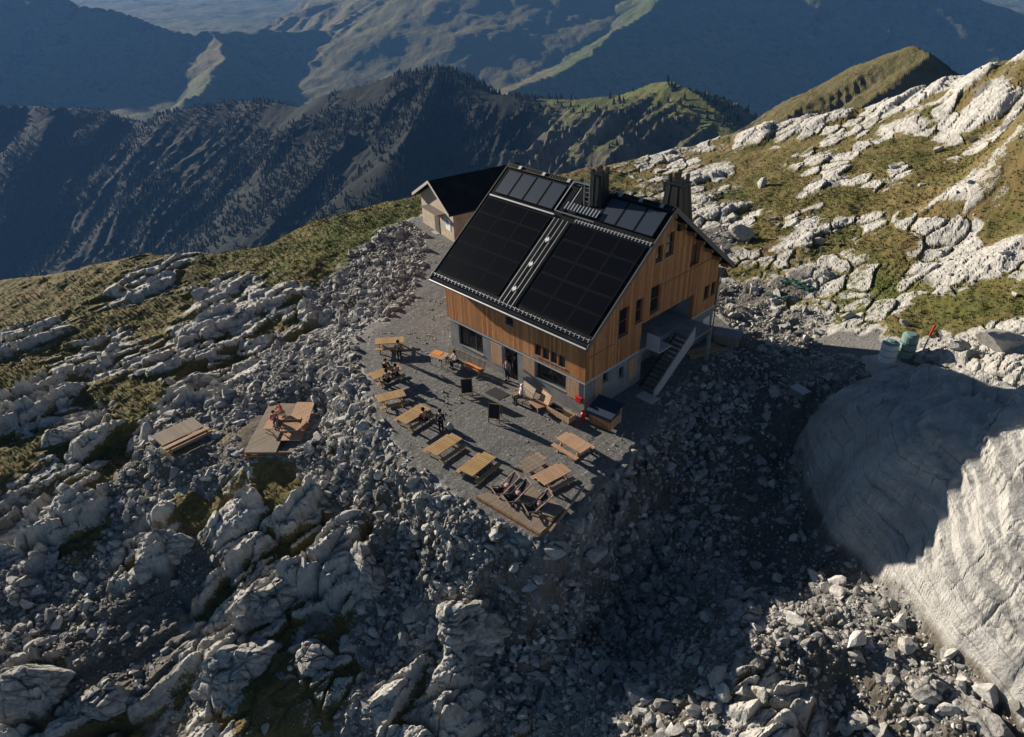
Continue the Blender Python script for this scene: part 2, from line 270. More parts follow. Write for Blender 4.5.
    for px, py, pr, pz in PADS:
        t = sm(pr*1.15, pr*.6, np.hypot(x-px, y-py)+.6*mic); zz = zz*(1-t)+t*(pz+.2*mic+.35*scr*sm(pr*.5, pr, np.hypot(x-px, y-py)))
    grass = np.clip(grass*(1-.8*bare*np.clip(rocky*1.6, 0, 1))+1.0*(1-bare)*(W['r']+.5*W['s']*sm(-15, -20, y+.3*x))*sm(-.25, .12, fbm(x*.13, y*.13, 3, 95)+.1), 0, 1)*k*(1-W['v'])*(1-W['L'])
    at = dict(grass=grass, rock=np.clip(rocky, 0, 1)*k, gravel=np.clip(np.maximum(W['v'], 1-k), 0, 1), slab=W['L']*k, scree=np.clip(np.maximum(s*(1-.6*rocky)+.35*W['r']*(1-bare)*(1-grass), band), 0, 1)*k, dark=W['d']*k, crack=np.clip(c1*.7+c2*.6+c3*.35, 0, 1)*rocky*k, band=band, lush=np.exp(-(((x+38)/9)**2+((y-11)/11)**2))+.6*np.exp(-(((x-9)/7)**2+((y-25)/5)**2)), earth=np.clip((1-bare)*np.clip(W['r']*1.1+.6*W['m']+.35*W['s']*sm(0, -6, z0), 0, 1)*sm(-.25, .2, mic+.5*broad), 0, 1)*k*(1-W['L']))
    # beyond the crest the ground falls away into the valley
    az = np.arctan2(x-CAM.x, y-CAM.y); r = np.hypot(x-CAM.x, y-CAM.y)
    C = np.array(CREST); ca = np.arctan2(C[:,0]-CAM.x, C[:,1]-CAM.y); cr = np.hypot(C[:,0]-CAM.x, C[:,1]-CAM.y); o = np.argsort(ca)
    rc = np.interp(az, ca[o], cr[o]); over = np.maximum(r-rc-1.0, 0)
    zc = np.interp(az, ca[o], np.array([-12,-9,-7,-5.4,-4,-3.8,-3.2,-2,-.8,-.4,-.3,-.5,-1,-1.2,-1,0,2,5,7,9.5,14,19,30])[o])
    drop = zc-.75*over*over/(over+8)
    t = sm(0, 6, over); zz = zz*(1-t)+t*np.minimum(zz, drop+.6*d)
    return zz, at
PADS = [(-22.9, -17.4, 2.9, -4.15), (-17.6, -12.5, 4.2, -3.25)]      # levelled spots under the two plank decks: x, y, radius, z
azs = np.r_[np.linspace(-126, -101, 70), np.linspace(-100.8, 6, NAZ), np.linspace(6.3, 32, 70)]
rs = np.exp(np.linspace(math.log(13.0), math.log(270), NR))
AZ, RS = np.meshgrid(R(1)*azs, rs, indexing='ij')
GX = (CAM.x+RS*np.sin(AZ)).ravel(); GY = (CAM.y+RS*np.cos(AZ)).ravel()
GZ, ATT = near_surface(GX, GY)
na, nr = AZ.shape; idx = np.arange(na*nr).reshape(na, nr)
GF = np.stack([idx[:-1,:-1].ravel(), idx[1:,:-1].ravel(), idx[1:,1:].ravel(), idx[:-1,1:].ravel()], 1)[:, ::-1]
def ground_z(x, y):                                               # height of the finished ground at a point
    az = math.degrees(math.atan2(x-CAM.x, y-CAM.y)); r = math.hypot(x-CAM.x, y-CAM.y)
    i = int(np.clip(np.searchsorted(azs, az), 1, na-1)); j = int(np.clip(np.searchsorted(rs, r), 1, nr-1))
    if abs(azs[i-1]-az) < abs(azs[i]-az): i -= 1
    return float(GZ[i*nr+j])

gm = mat('mountain_ground', rough=.95, spec=.15); N = NT(gm)
p = N.coord(); warp = N.noise(p, .6, 5, .6)
n_f = N.noise(p, 9, 6, .65); n_m = N.noise(p, 1.6, 6, .6); n_l = N.noise(p, .22, 4, .55); n_vf = N.noise(p, 34, 4, .7)
rockc = N.ramp(n_m, [(.25, (.29,.283,.27)), (.40, (.44,.43,.405)), (.58, (.55,.535,.50)), (.8, (.61,.59,.555))])
strk = N.noise(N.coord((1.2,.25,2.2), (0,0,SD)), 3.0, 6, .62)
rockc = N.mix(N.mr(strk, .48, .66, 0, .38), rockc, (.22,.215,.21))
lich = N.mr(N.noise(p, 1.3, 6, .65), .54, .65, 0, .42); rockc = N.mix(lich, rockc, (.17,.16,.125))
rockc = N.mix(N.math('MULTIPLY', N.attr('crack'), .8), rockc, (.05,.05,.045))
screec = N.mix(N.mr(N.vor(p, 3.2, out='Color'), .2, .8), (.13,.128,.122), (.38,.372,.355))
screec = N.mix(N.mr(n_f, .4, .65, 0, .6), screec, (.13,.13,.13))
screec = N.mix(N.mr(n_l, .44, .58, 0, .85), screec, (.125,.108,.082))
c0 = N.mix(N.mr(N.attr('scree'), .35, .7), rockc, screec)
c0 = N.mix(N.mr(N.math('ADD', N.attr('earth'), N.math('MULTIPLY', N.math('SUBTRACT', n_m, .5), 1.2)), .44, .62, 0, .75), c0, N.mix(n_f, (.05,.046,.038), (.18,.165,.14)))
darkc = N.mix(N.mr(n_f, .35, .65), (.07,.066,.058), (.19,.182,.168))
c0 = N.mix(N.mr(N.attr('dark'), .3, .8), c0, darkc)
gravc = N.mix(N.mr(n_f, .35, .68), (.115,.115,.114), (.245,.243,.238)); gravc = N.mix(N.mr(n_l, .46, .66, 0, .4), gravc, (.15,.135,.115))
gravc = N.mix(N.mr(n_m, .5, .68, 0, .5), gravc, (.10,.098,.095))
gravc = N.mix(N.mr(N.vor(p, 7, out='Color'), .72, 1, 0, .7), gravc, (.40,.39,.375)); gravc = N.mix(N.mr(N.vor(p, 15, out='Color'), .0, .25, .7, 0), gravc, (.05,.05,.05))
c0 = N.mix(N.mr(N.attr('gravel'), .4, .62), c0, gravc)
slabc = N.ramp(N.noise(N.coord((1,1,.5)), .9, 7, .62), [(.3, (.30,.298,.29)), (.5, (.43,.423,.405)), (.7, (.52,.51,.485))])
slabc = N.mix(N.mr(N.noise(p, .5, 6, .7), .48, .66, 0, .5), slabc, (.25,.245,.225)); slabc = N.mix(N.mr(strk, .5, .68, 0, .35), slabc, (.27,.265,.25))
sxyz = N.n('ShaderNodeSeparateXYZ'); N.l(p, sxyz.inputs[0])
lay = N.math('ADD', N.math('MULTIPLY', sxyz.outputs[0], .15), N.math('MULTIPLY', sxyz.outputs[1], -.10)); lay = N.math('ADD', lay, sxyz.outputs[2])
lay = N.math('ADD', lay, N.math('MULTIPLY', N.noise(p, .2, 3, .45), 1.6)); lay = N.math('ADD', lay, N.math('MULTIPLY', N.noise(p, 1.6, 3, .5), .16))
def strata(per, wdt):
    f = N.math('FRACT', N.math('DIVIDE', lay, per)); return f, N.mr(f, 0., wdt, 1, 0)
f1_, e1_ = strata(.85, .075); f2_, e2_ = strata(.31, .10)
mk1 = N.mr(N.noise(p, .55, 4, .6), .40, .56); mk2 = N.mr(N.noise(p, .8, 4, .6), .47, .60)
fis = N.math('MAXIMUM', N.math('MULTIPLY', e1_, mk1), N.math('MULTIPLY', N.math('MULTIPLY', e2_, mk2), .6))
stepb = N.math('ADD', N.math('MULTIPLY', N.math('MULTIPLY', f1_, mk1), .5), N.math('MULTIPLY', N.math('MULTIPLY', f2_, mk2), .22))
slabc = N.mix(N.math('MULTIPLY', fis, .75), slabc, (.10,.10,.095))
slm = N.mr(N.attr('slab'), .45, .6)
c0 = N.mix(slm, c0, slabc)
gf = N.math('ADD', N.attr('grass'), N.math('MULTIPLY', N.math('SUBTRACT', n_m, .5), 1.3)); gf = N.math('ADD', gf, N.math('MULTIPLY', N.math('SUBTRACT', n_f, .5), 1.0))
grassc = N.ramp(N.math('ADD', N.math('MULTIPLY', n_l, .55), N.math('MULTIPLY', n_m, .45)), [(.34, (.06,.08,.02)), (.44, (.115,.108,.034)), (.52, (.18,.142,.058)), (.60, (.23,.165,.075)), (.72, (.13,.09,.05))])
grassc = N.mix(N.math('MULTIPLY', N.attr('lush'), N.mr(n_m, .38, .58)), grassc, (.10,.15,.028))
grassc = N.mix(N.mr(n_vf, .38, .70, 0, .5), grassc, (.035,.04,.014)); grassc = N.mix(N.mr(n_f, .52, .64, 0, .6), grassc, (.06,.06,.03))
c0 = N.mix(N.mr(gf, .40, .52), c0, grassc)
N.col(c0)
bh = N.math('ADD', N.math('MULTIPLY', n_f, .6), N.math('MULTIPLY', n_vf, .25)); bh = N.math('ADD', bh, N.math('MULTIPLY', strk, .5))
bh = N.math('MULTIPLY', bh, N.mr(slm, 0, 1, 1, .9)); bh = N.math('ADD', bh, N.math('MULTIPLY', N.math('SUBTRACT', stepb, N.math('MULTIPLY', fis, .4)), N.math('MULTIPLY', slm, 1.0)))
N.nrm(N.bump(bh, .13, 1.0))
ground = np_mesh('rocky_ground', np.c_[GX, GY, GZ], GF, gm, False, ATT); ground['kind'] = 'structure'

# ------------------------------------------------------------------ valley and mountains beyond (ridge crests in metres: x, y, z)
RIDGES = [   # crest points, slope, gully size, gully depth, forest, kind
 ([(-2561, -301, -271),(-2270, 123, -292),(-1940, 344, -294),(-1762, 449, -296),(-1636, 520, -313)], .62, 150, 45, 1.0),
 ([(-1636, 520, -313),(-1462, 560, -269),(-1279, 604, -243),(-1157, 623, -243),(-1028, 643, -202),(-926, 669, -167),(-852, 682, -155)], .66, 70, 24, 1.5),
 ([(-852, 682, -155),(-771, 670, -169),(-708, 665, -173),(-611, 675, -166),(-521, 660, -151),(-471, 647, -131),(-425, 631, -120),(-377, 615, -124),(-330, 596, -139),(-291, 583, -155)], .66, 42, 42, .26),
 ([(-852, 682, -155),(-768, 579, -186),(-709, 491, -209)], .75, 50, 14, 1.05),
 ([(-182, 347, -81),(-167, 349, -70),(-151, 346, -57),(-133, 343, -47),(-119, 338, -36),(-103, 328, -28),(-87, 312, -21),(-78, 306, -23),(-68, 302, -32),(-54, 301, -43)], .55, 20, 7, -.3),
 ([(-4575, 13, -78),(-4110, 708, -145),(-3727, 1035, -213),(-3487, 1136, -262),(-3230, 1256, -331),(-3000, 1522, -347),(-2865, 1761, -366),(-2800, 2036, -422),(-2774, 2390, -384)], .60, 300, 60, .25),
 ([(-3127, 1372, -340),(-2750, 1236, -396),(-2483, 969, -457)], .55, 160, 40, .1),
 ([(-4913, 2611, -589),(-4650, 2672, -448),(-4256, 2742, -282),(-3575, 2833, -77),(-2934, 2951, 28)], .40, 300, 45, -.2),
 ([(-2948, 2172, -457),(-2871, 2352, -399),(-2719, 2598, -226),(-2558, 2825, -76)], .42, 240, 36, -.08),
 ([(-1790, 3194, 17),(-1763, 2744, -139),(-1689, 2371, -269),(-1651, 2023, -347),(-1616, 1721, -394),(-1561, 1495, -410)], .48, 220, 40, 0),
 ([(-2793, 3084, -2),(-2178, 3188, 44),(-1790, 3194, 17),(-1312, 3096, -86),(-957, 3015, -268),(-835, 2948, -342),(-705, 2880, -439),(-544, 2813, -553)], .62, 300, 60, .15),
 ([(-9102, 2606, -419),(-8641, 3863, -393),(-8143, 4821, -151)], .3, 500, 90, .3),
 ([(-2474, 8094, -578),(-1507, 8025, -263),(-339, 7962, -260)], .4, 500, 90, .2),
]
FLOOR = -520.0
def far_surface(x, y):
    az = np.arctan2(x-CAM.x, y-CAM.y); r = np.hypot(x-CAM.x, y-CAM.y)
    z = FLOOR+35*fbm(x/420, y/420, 4, 501); forest = np.zeros_like(z)+.25
    base = -30-.72*(r-70)
    wx = x+60*fbm(x/300, y/300, 3, 511)*np.minimum(r/1500, 1.5); wy = y+60*fbm(x/300, y/300, 3, 512)*np.minimum(r/1500, 1.5)
    for q, (pts, sl, gs, gd, fo) in enumerate(RIDGES):
        best = np.full(x.shape, 1e9); zc = np.zeros(x.shape); ss = np.zeros(x.shape); acc = 0
        for (x1, y1, z1), (x2, y2, z2) in zip(pts[:-1], pts[1:]):
            ex, ey = x2-x1, y2-y1; L = math.hypot(ex, ey); t = np.clip(((wx-x1)*ex+(wy-y1)*ey)/(L*L), 0, 1)
            d = np.hypot(wx-x1-t*ex, wy-y1-t*ey); m = d < best
            best = np.where(m, d, best); zc = np.where(m, z1+t*(z2-z1), zc); ss = np.where(m, acc+t*L, ss); acc += L
        d = best
        rib = fbm(ss/gs+.3*fbm(d/gs*.5, ss/gs*.5, 2, 520+q), d/gs*.22, 4, 530+q, ridge=True)-.35
        env = sm(0, gs*1.6, d)*sm(gs*14, gs*5, d)
        h = zc-sl*d*(1-.18*np.minimum(d/900, 1))+gd*rib*env*1+gs*.028*fbm(x/gs*3, y/gs*3, 3, 560+q)
        if q == 4: h = h-1.3*np.maximum(d-90, 0)
        up = h > z
        fo_ = fo+(1.2*(1-sm(60, 330, ss)) if q == 2 else 0); forest = np.where(up, fo_, forest); z = np.where(up, h, z)
    z = z+np.minimum(r/1500, 1)*6*fbm(x/90, y/90, 4, 590)*(1-.6*np.clip(forest, 0, 1))
    z = np.where(base > z, base+4*fbm(x/30, y/30, 4, 591), z)
    return z, forest
azf = np.r_[np.linspace(-150, -96, 60), np.linspace(-95.5, 3, NAZF), np.linspace(3.5, 50, 50)]
rf = np.exp(np.linspace(math.log(125.0), math.log(13000), NRF))
A2, R2 = np.meshgrid(R(1)*azf, rf, indexing='ij')
FX = (CAM.x+R2*np.sin(A2)).ravel(); FY = (CAM.y+R2*np.cos(A2)).ravel()
FZ, FOR = far_surface(FX, FY)
n2, m2 = A2.shape; ix = np.arange(n2*m2).reshape(n2, m2)
FFc = np.stack([ix[:-1,:-1].ravel(), ix[1:,:-1].ravel(), ix[1:,1:].ravel(), ix[:-1,1:].ravel()], 1)[:, ::-1]
hm = mat('hill_ground', rough=.95, spec=.1); N = NT(hm); p = N.coord()
geo = N.n('ShaderNodeNewGeometry'); sx = N.n('ShaderNodeSeparateXYZ'); N.l(geo.outputs['Normal'], sx.inputs[0]); nz = sx.outputs['Z']
a = N.noise(p, .006, 8, .6); b = N.noise(p, .03, 7, .65); c = N.noise(p, .0016, 5, .55)
mead = N.ramp(N.math('ADD', N.math('MULTIPLY', a, .5), N.math('MULTIPLY', c, .5)), [(.36, (.07,.095,.026)), (.47, (.115,.125,.04)), (.56, (.16,.135,.06)), (.68, (.20,.15,.08))])
mead = N.mix(N.mr(b, .48, .62, 0, .7), mead, (.045,.055,.02))
rock = N.mix(N.mr(b, .38, .62), (.05,.046,.038), (.16,.14,.11))
st = N.math('ADD', nz, N.math('MULTIPLY', N.math('SUBTRACT', b, .5), .5))
mead = N.mix(N.mr(N.attr('forest'), .0, -.25, 0, .75), mead, N.mix(b, (.075,.07,.03), (.24,.19,.095)))
c0 = N.mix(N.mr(st, .80, .66), mead, rock)
wood = N.mix(N.mr(N.vor(p, .09), .1, .7), (.008,.013,.007), (.003,.005,.003))
fm = N.math('ADD', N.attr('forest'), N.math('MULTIPLY', N.math('SUBTRACT', a, .5), 2.2))
c0 = N.mix(N.mr(fm, .42, .62), c0, wood)
N.col(c0); N.nrm(N.bump(N.noise(p, .05, 8, .7), 9, N.mr(N.attr('forest'), .2, .9, .8, .25)))
hills = np_mesh('hills', np.c_[FX, FY, FZ], FFc, hm, False, dict(forest=FOR)); hills['kind'] = 'structure'

# conifers on the middle ridges: a wood that reads as one mass
def cone(n=6):
    V = []; F = []
    for (z0, z1, r0) in ((.12, .62, .24), (.42, 1.0, .16)):
        o = len(V)
        for k in range(n): V.append((r0*math.cos(2*math.pi*k/n), r0*math.sin(2*math.pi*k/n), z0+.04*(k % 2)))
        V.append((0, 0, z1))
        for k in range(n): F.append((o+k, o+(k+1) % n, o+n))
    o = len(V)
    for k in range(3): V.append((.03*math.cos(2.1*k), .03*math.sin(2.1*k), -.1))
    V.append((0, 0, .3))
    for k in range(3): F.append((o+k, o+(k+1) % 3, o+3))
    return np.array(V), np.array(F)
fr = np.random.default_rng(5)
inv = (R2.ravel() > 620)&(R2.ravel() < 2400)&(A2.ravel() > R(-96))&(A2.ravel() < R(-8))
wdn = np.where(inv, np.clip(FOR-.15, 0, 1)*sm(-.08, .22, fbm(FX/110, FY/110, 4, 601)+.12), 0)*(R2.ravel())**1.15
cs = np.cumsum(wdn); cs /= cs[-1]; nt = NTREE
i = np.searchsorted(cs, fr.random(nt)); V, F = cone(); s = fr.uniform(5, 10, nt)
Px = FX[i]+fr.normal(0, 3, nt); Py = FY[i]+fr.normal(0, 3, nt)
X = V[None]*s[:, None, None]*np.array([1,1,1]); X = X+np.c_[Px, Py, FZ[i]-1][:, None, :]
tm = mat('conifer_green', (.022,.034,.014), .9, spec=.1); N = NT(tm); N.col(N.mix(N.attr('tint'), (.004,.008,.004), (.013,.019,.009)))
fo = np_mesh('forest', X.reshape(-1, 3), (F[None]+(np.arange(nt)*len(V))[:, None, None]).reshape(-1, 3), tm, False, dict(tint=np.repeat(fr.random(nt)**2, len(V))))
props(fo, None, None, None, 'stuff')
# haze: one box of even air round the whole scene
hb = bpy.data.meshes.new('haze'); bm = bmesh.new(); bmesh.ops.create_cube(bm, size=1); bm.to_mesh(hb); bm.free()
hz = bpy.data.objects.new('haze', hb); COL.objects.link(hz); hz['kind'] = 'stuff'
zlo = min(float(FZ.min()), float(GZ.min()))-1; zhi = max(float(FZ.max()), 60.0)+20
hz.scale = (29000, 29000, zhi-zlo); hz.location = (0, 0, (zhi+zlo)/2)
vm = bpy.data.materials.new('air'); vm.use_nodes = True; nn = vm.node_tree.nodes; nn.clear()
out = nn.new('ShaderNodeOutputMaterial'); pv = nn.new('ShaderNodeVolumePrincipled'); pv.inputs['Density'].default_value = HAZE; pv.inputs['Color'].default_value = (.14,.34,.76,1); pv.inputs['Anisotropy'].default_value = 0.0
vm.node_tree.links.new(pv.outputs[0], out.inputs['Volume']); hb.materials.append(vm)

# ------------------------------------------------------------------ stones and boulders
rng = np.random.default_rng(11)
def ico(n):
    bm = bmesh.new(); bmesh.ops.create_icosphere(bm, subdivisions=n, radius=1)
    V = np.array([v.co[:] for v in bm.verts]); F = np.array([[v.index for v in f.verts] for f in bm.faces]); bm.free(); return V, F
def stone_shape(n, cuts, seed):
    g = np.random.default_rng(seed); V, F = ico(n); V = V.copy()
    V *= 1+.10*perlin(V[:,0]*1.5+seed*3.3, V[:,1]*1.5+V[:,2]*1.3, seed)[:, None]
    for _ in range(cuts):
        nn = g.normal(size=3); nn /= np.linalg.norm(nn); dd = g.uniform(.28, .68)
        V = V-np.maximum(V@nn-dd, 0)[:, None]*nn
    V = V/np.abs(V).max()*np.array([1, g.uniform(.55, .9), g.uniform(.4, .75)]); return V, F
def rotm(g, n, tilt):
    a = g.uniform(0, 2*np.pi, n); t = g.normal(0, tilt, n); u = g.normal(0, tilt, n); o = np.zeros(n); e = np.ones(n)
    Rz = np.array([[np.cos(a), -np.sin(a), o], [np.sin(a), np.cos(a), o], [o, o, e]]).transpose(2,0,1)
    Rx = np.array([[e, o, o], [o, np.cos(t), -np.sin(t)], [o, np.sin(t), np.cos(t)]]).transpose(2,0,1)
    Ry = np.array([[np.cos(u), o, np.sin(u)], [o, e, o], [-np.sin(u), o, np.cos(u)]]).transpose(2,0,1)
    return Rx@Ry@Rz
area = (RS*RS).ravel(); rr = RS.ravel(); 
scree_w = np.clip(ATT['scree']*1.15-.1, 0, 1)*(1-ATT['gravel'])*(1-.85*ATT['slab'])
lump = fbm(GX*.35, GY*.35, 3, 130)
sm_mat = mat('loose_stone', rough=.92, spec=.15); N = NT(sm_mat); p = N.coord()
cc = N.ramp(N.attr('tint'), [(.0, (.15,.147,.14)), (.35, (.30,.293,.28)), (.7, (.46,.448,.425)), (1., (.64,.62,.585))])
cc = N.mix(N.mr(N.noise(p, 5, 5, .6), .4, .62, 0, .5), cc, (.17,.165,.155)); N.col(cc)
N.nrm(N.bump(N.noise(p, 9, 5, .65), .08, .7))
SH1 = [stone_shape(1, 6, 200+i) for i in range(14)]; SH2 = [stone_shape(2, 9, 300+i) for i in range(14)]; SH3 = [stone_shape(3, 11, 400+i) for i in range(10)]
def scatter(weight, n, smin, smax, power, shapes, tilt=.5, sink=.25):
    w = np.maximum(weight, 0)*area; c = np.cumsum(w); c /= c[-1]
    i = np.searchsorted(c, rng.random(n)); u = rng.random(n)
    s = (smin**(-power)+u*(smax**(-power)-smin**(-power)))**(-1/power)
    jx = rng.normal(0, .04, n); P = np.c_[GX[i]+jx, GY[i]-jx, GZ[i]+s*(.35-sink)]
    return P, s, rotm(rng, n, tilt), rng.integers(0, len(shapes), n), np.clip(rng.normal(.55, .25, n), 0, 1)
def bake(name, sets, m):
    VV, FF, TT = [], [], []; off = 0
    for (P, s, Rm, k, t), shapes in sets:
        for q, (V, F) in enumerate(shapes):
            j = np.nonzero(k == q)[0]
            if not len(j): continue
            X = np.einsum('nij,vj->nvi', Rm[j], V)*s[j, None, None]+P[j, None]
            VV.append(X.reshape(-1, 3)); FF.append((F[None]+(np.arange(len(j))*len(V))[:, None, None]+off).reshape(-1, 3)); TT.append(np.repeat(t[j], len(V))); off += len(j)*len(V)
    o = np_mesh(name, np.concatenate(VV), np.concatenate(FF), m, False, dict(tint=np.concatenate(TT))); o['kind'] = 'stuff'; return o
near = sm(95, 70, rr); off_pad = np.ones_like(rr)
for px, py, pr, pz in PADS: off_pad *= sm(pr*.62, pr*.8, np.hypot(GX-px, GY-py))
off_pad *= 1-(sm(.1,.5,GX)*sm(5.6,5.3,GX)*sm(-10.3,-10.0,GY)*sm(-6.9,-7.3,GY)); sp = np.clip((ATT['scree']-.36)/.4, 0, 1)*(1-ATT['gravel'])*(1-ATT['slab'])*(1-.8*ATT['grass'])*(1-.75*ATT['earth'])*near*off_pad
bake('scree', [
    (scatter(sp*(.5+.7*np.clip(lump+.3, 0, 1)), 32000, .08, .50, 2.4, SH1), SH1),
    (scatter(off_pad*(.2*ATT['rock']+.3*ATT['dark'])*near*(1-ATT['gravel'])*np.clip(lump+.1, 0, 1), 3500, .08, .45, 1.9, SH1), SH1),
    (scatter(ATT['gravel']*near*np.clip(lump-.05, 0, 1), 1500, .05, .2, 2.2, SH1), SH1),
    (scatter(sp*np.clip(lump+.25, 0, 1), 1000, .35, .8, 2.4, SH2), SH2),
    (scatter(ATT['band']*off_pad, 4200, .13, .60, 2.0, SH2, .6, .15), SH2)], sm_mat)

# ------------------------------------------------------------------ mesh builder
class MB:
    def __init__(s): s.V = []; s.F = []
    def add(s, V, F): o = len(s.V); s.V += [tuple(v) for v in V]; s.F += [tuple(o+i for i in f) for f in F]; return s
    def frame(s, c, ax, ay, az, hx, hy, hz):
        c = Vector(c); ax, ay, az = Vector(ax)*hx, Vector(ay)*hy, Vector(az)*hz
        V = [c+i*ax+j*ay+k*az for i in (-1,1) for j in (-1,1) for k in (-1,1)]
        return s.add(V, [(0,1,3,2),(4,6,7,5),(0,4,5,1),(2,3,7,6),(0,2,6,4),(1,5,7,3)])
    def box(s, x0, x1, y0, y1, z0, z1): return s.frame(((x0+x1)/2,(y0+y1)/2,(z0+z1)/2), (1,0,0),(0,1,0),(0,0,1), (x1-x0)/2,(y1-y0)/2,(z1-z0)/2)
    def bar(s, p, q, w, h=None, upv=(0,0,1)):                      # rectangular bar from p to q
        p, q = Vector(p), Vector(q); d = q-p; L = d.length; d.normalize(); h = h or w
        u = Vector(upv); sd_ = d.cross(u)
        if sd_.length < 1e-4: sd_ = d.cross(Vector((1,0,0)))
        sd_.normalize(); u = sd_.cross(d)
        return s.frame((p+q)/2, d, sd_, u, L/2, w/2, h/2)
    def tube(s, p, q, r, n=8, r2=None):
        p, q = Vector(p), Vector(q); d = (q-p).normalized(); a = d.orthogonal().normalized(); b = d.cross(a); r2 = r if r2 is None else r2
        V = [p+(a*math.cos(2*math.pi*i/n)+b*math.sin(2*math.pi*i/n))*r for i in range(n)]+[q+(a*math.cos(2*math.pi*i/n)+b*math.sin(2*math.pi*i/n))*r2 for i in range(n)]
        return s.add(V, [(i, (i+1) % n, n+(i+1) % n, n+i) for i in range(n)]+[tuple(range(n))[::-1], tuple(range(n, 2*n))])
    def prism(s, poly, off):                                       # planar polygon (3-D points) pushed along off
        n = len(poly); off = Vector(off); P = [Vector(v) for v in poly]
        return s.add(P+[v+off for v in P], [tuple(range(n)), tuple(range(n, 2*n))[::-1]]+[(i, n+i, n+(i+1) % n, (i+1) % n) for i in range(n)])
    def ball(s, c, r, n=2, sc=(1,1,1)):
        V, F = ico(n); return s.add([Vector(c)+Vector((v[0]*r*sc[0], v[1]*r*sc[1], v[2]*r*sc[2])) for v in V], [tuple(f) for f in F])
    def build(s, name, m, parent=None, bevel=0, smooth=False):
        me = bpy.data.meshes.new(name); me.from_pydata(s.V, [], s.F)
        bm = bmesh.new(); bm.from_mesh(me)
        bmesh.ops.recalc_face_normals(bm, faces=bm.faces)
        if bevel: bmesh.ops.bevel(bm, geom=list(bm.edges), offset=bevel, segments=1, affect='EDGES')
        if smooth:
            for f in bm.faces: f.smooth = True
        bm.to_mesh(me); bm.free()
        o = bpy.data.objects.new(name, me); me.materials.append(m); COL.objects.link(o)
        if parent: o.parent = parent
        return o

# ------------------------------------------------------------------ object materials
def wood(name, c1, c2, board=.19, axis='xy', gap=.03, rough=.75):
    m = mat(name, c1, rough, spec=.2); N = NT(m); p = N.coord(); sx = N.n('ShaderNodeSeparateXYZ'); N.l(p, sx.inputs[0])
    t = {'xy': lambda: N.math('ADD', sx.outputs[0], sx.outputs[1]), 'x': lambda: sx.outputs[0], 'y': lambda: sx.outputs[1], 'z': lambda: sx.outputs[2]}[axis]()
    t = N.math('DIVIDE', t, board); fl = N.math('FLOOR', t); fr_ = N.math('FRACT', t)
    w = N.n('ShaderNodeTexWhiteNoise', noise_dimensions='1D'); N.l(fl, w.inputs['W'])
    c = N.mix(w.outputs['Value'], c1, c2)
    g = N.noise(N.coord((6,6,.8) if axis in ('xy','x','y') else (.8,.8,6)), 2.5, 4, .6); c = N.mix(N.mr(g, .45, .7, 0, .55), c, tuple(v*.55 for v in c1))
    big = N.noise(p, .55, 3, .55); c = N.mix(N.mr(big, .45, .68, 0, .4), c, tuple(v*.6 for v in c2))
    e = N.math('GREATER_THAN', N.math('ABSOLUTE', N.math('SUBTRACT', fr_, .5)), .5-gap)
    c = N.mix(e, c, tuple(v*.22 for v in c1)); N.col(c); N.nrm(N.bump(N.math('SUBTRACT', g, e), .012, .8)); return m
M_clad = wood('larch_cladding', (.36,.145,.052), (.68,.325,.13), .17)
M_trim = wood('larch_trim', (.30,.15,.06), (.38,.20,.085), .5)
M_shut = wood('pale_shutter_wood', (.50,.31,.19), (.58,.38,.24), .25)
M_deck = wood('grey_deck_wood', (.26,.205,.155), (.36,.29,.225), .14, 'x', .05)
M_table = wood('table_wood', (.47,.30,.13), (.60,.40,.19), .145, 'x', .045)
M_table2 = wood('rosy_table_wood', (.50,.31,.19), (.60,.39,.25), .145, 'x', .03)
M_weath = wood('weathered_wood', (.27,.21,.16), (.36,.285,.22), .3, 'x', .02)
M_conc = mat('concrete', rough=.9, spec=.2); N = NT(M_conc); p = N.coord()
cc = N.ramp(N.noise(p, 1.1, 6, .6), [(.3, (.19,.195,.195)), (.6, (.28,.28,.275)), (.8, (.33,.325,.31))]); N.col(N.mix(N.mr(N.noise(N.coord((5,5,.5)), 1.2, 4), .52, .72, 0, .5), cc, (.14,.14,.135))); N.nrm(N.bump(N.noise(p, 14, 5), .01, .6))
M_concl = mat('pale_concrete', (.46,.46,.45), .85); M_stone = mat('annex_render', rough=.9); N = NT(M_stone); p = N.coord(); N.col(N.ramp(N.noise(p, 1.6, 6, .65), [(.3, (.30,.245,.18)), (.55, (.42,.35,.265)), (.75, (.50,.43,.34))])); N.nrm(N.bump(N.noise(p, 6, 5), .03, .6))
M_roof = mat('dark_metal_roof', (.022,.024,.027), .65, .0, .08); M_roof.node_tree.nodes['Principled BSDF'].inputs['IOR'].default_value = 1.2; N = NT(M_roof); N.col(N.mix(N.mr(N.noise(N.coord(), .8, 4), .4, .7), (.010,.011,.013), (.020,.021,.023)))
M_pv = mat('photovoltaic_glass', (.004,.005,.008), .3, 0, .3); M_pv.node_tree.nodes['Principled BSDF'].inputs['IOR'].default_value = 1.10; M_pvf = mat('panel_frame', (.011,.014,.015), .8, 0, .03)
M_th = mat('collector_glass', (.028,.040,.062), .35, 0, .3)
M_alu = mat('aluminium', (.42,.44,.46), .45, .75); M_steel = mat('dull_steel', (.30,.31,.32), .5, .5); M_dark = mat('dark_sheet_metal', (.032,.034,.032), .5, .35)
M_glass = mat('window_glass', (.012,.014,.015), .08, 0, .6); M_frame = mat('window_frame', (.075,.07,.062), .6)
M_red = mat('red_plastic', (.55,.03,.03), .45); M_orange = mat('orange_cushion', (.80,.27,.06), .8); M_white = mat('white_paint', (.75,.75,.73), .6); M_blue = mat('blue_tarp', (.02,.035,.07), .7)
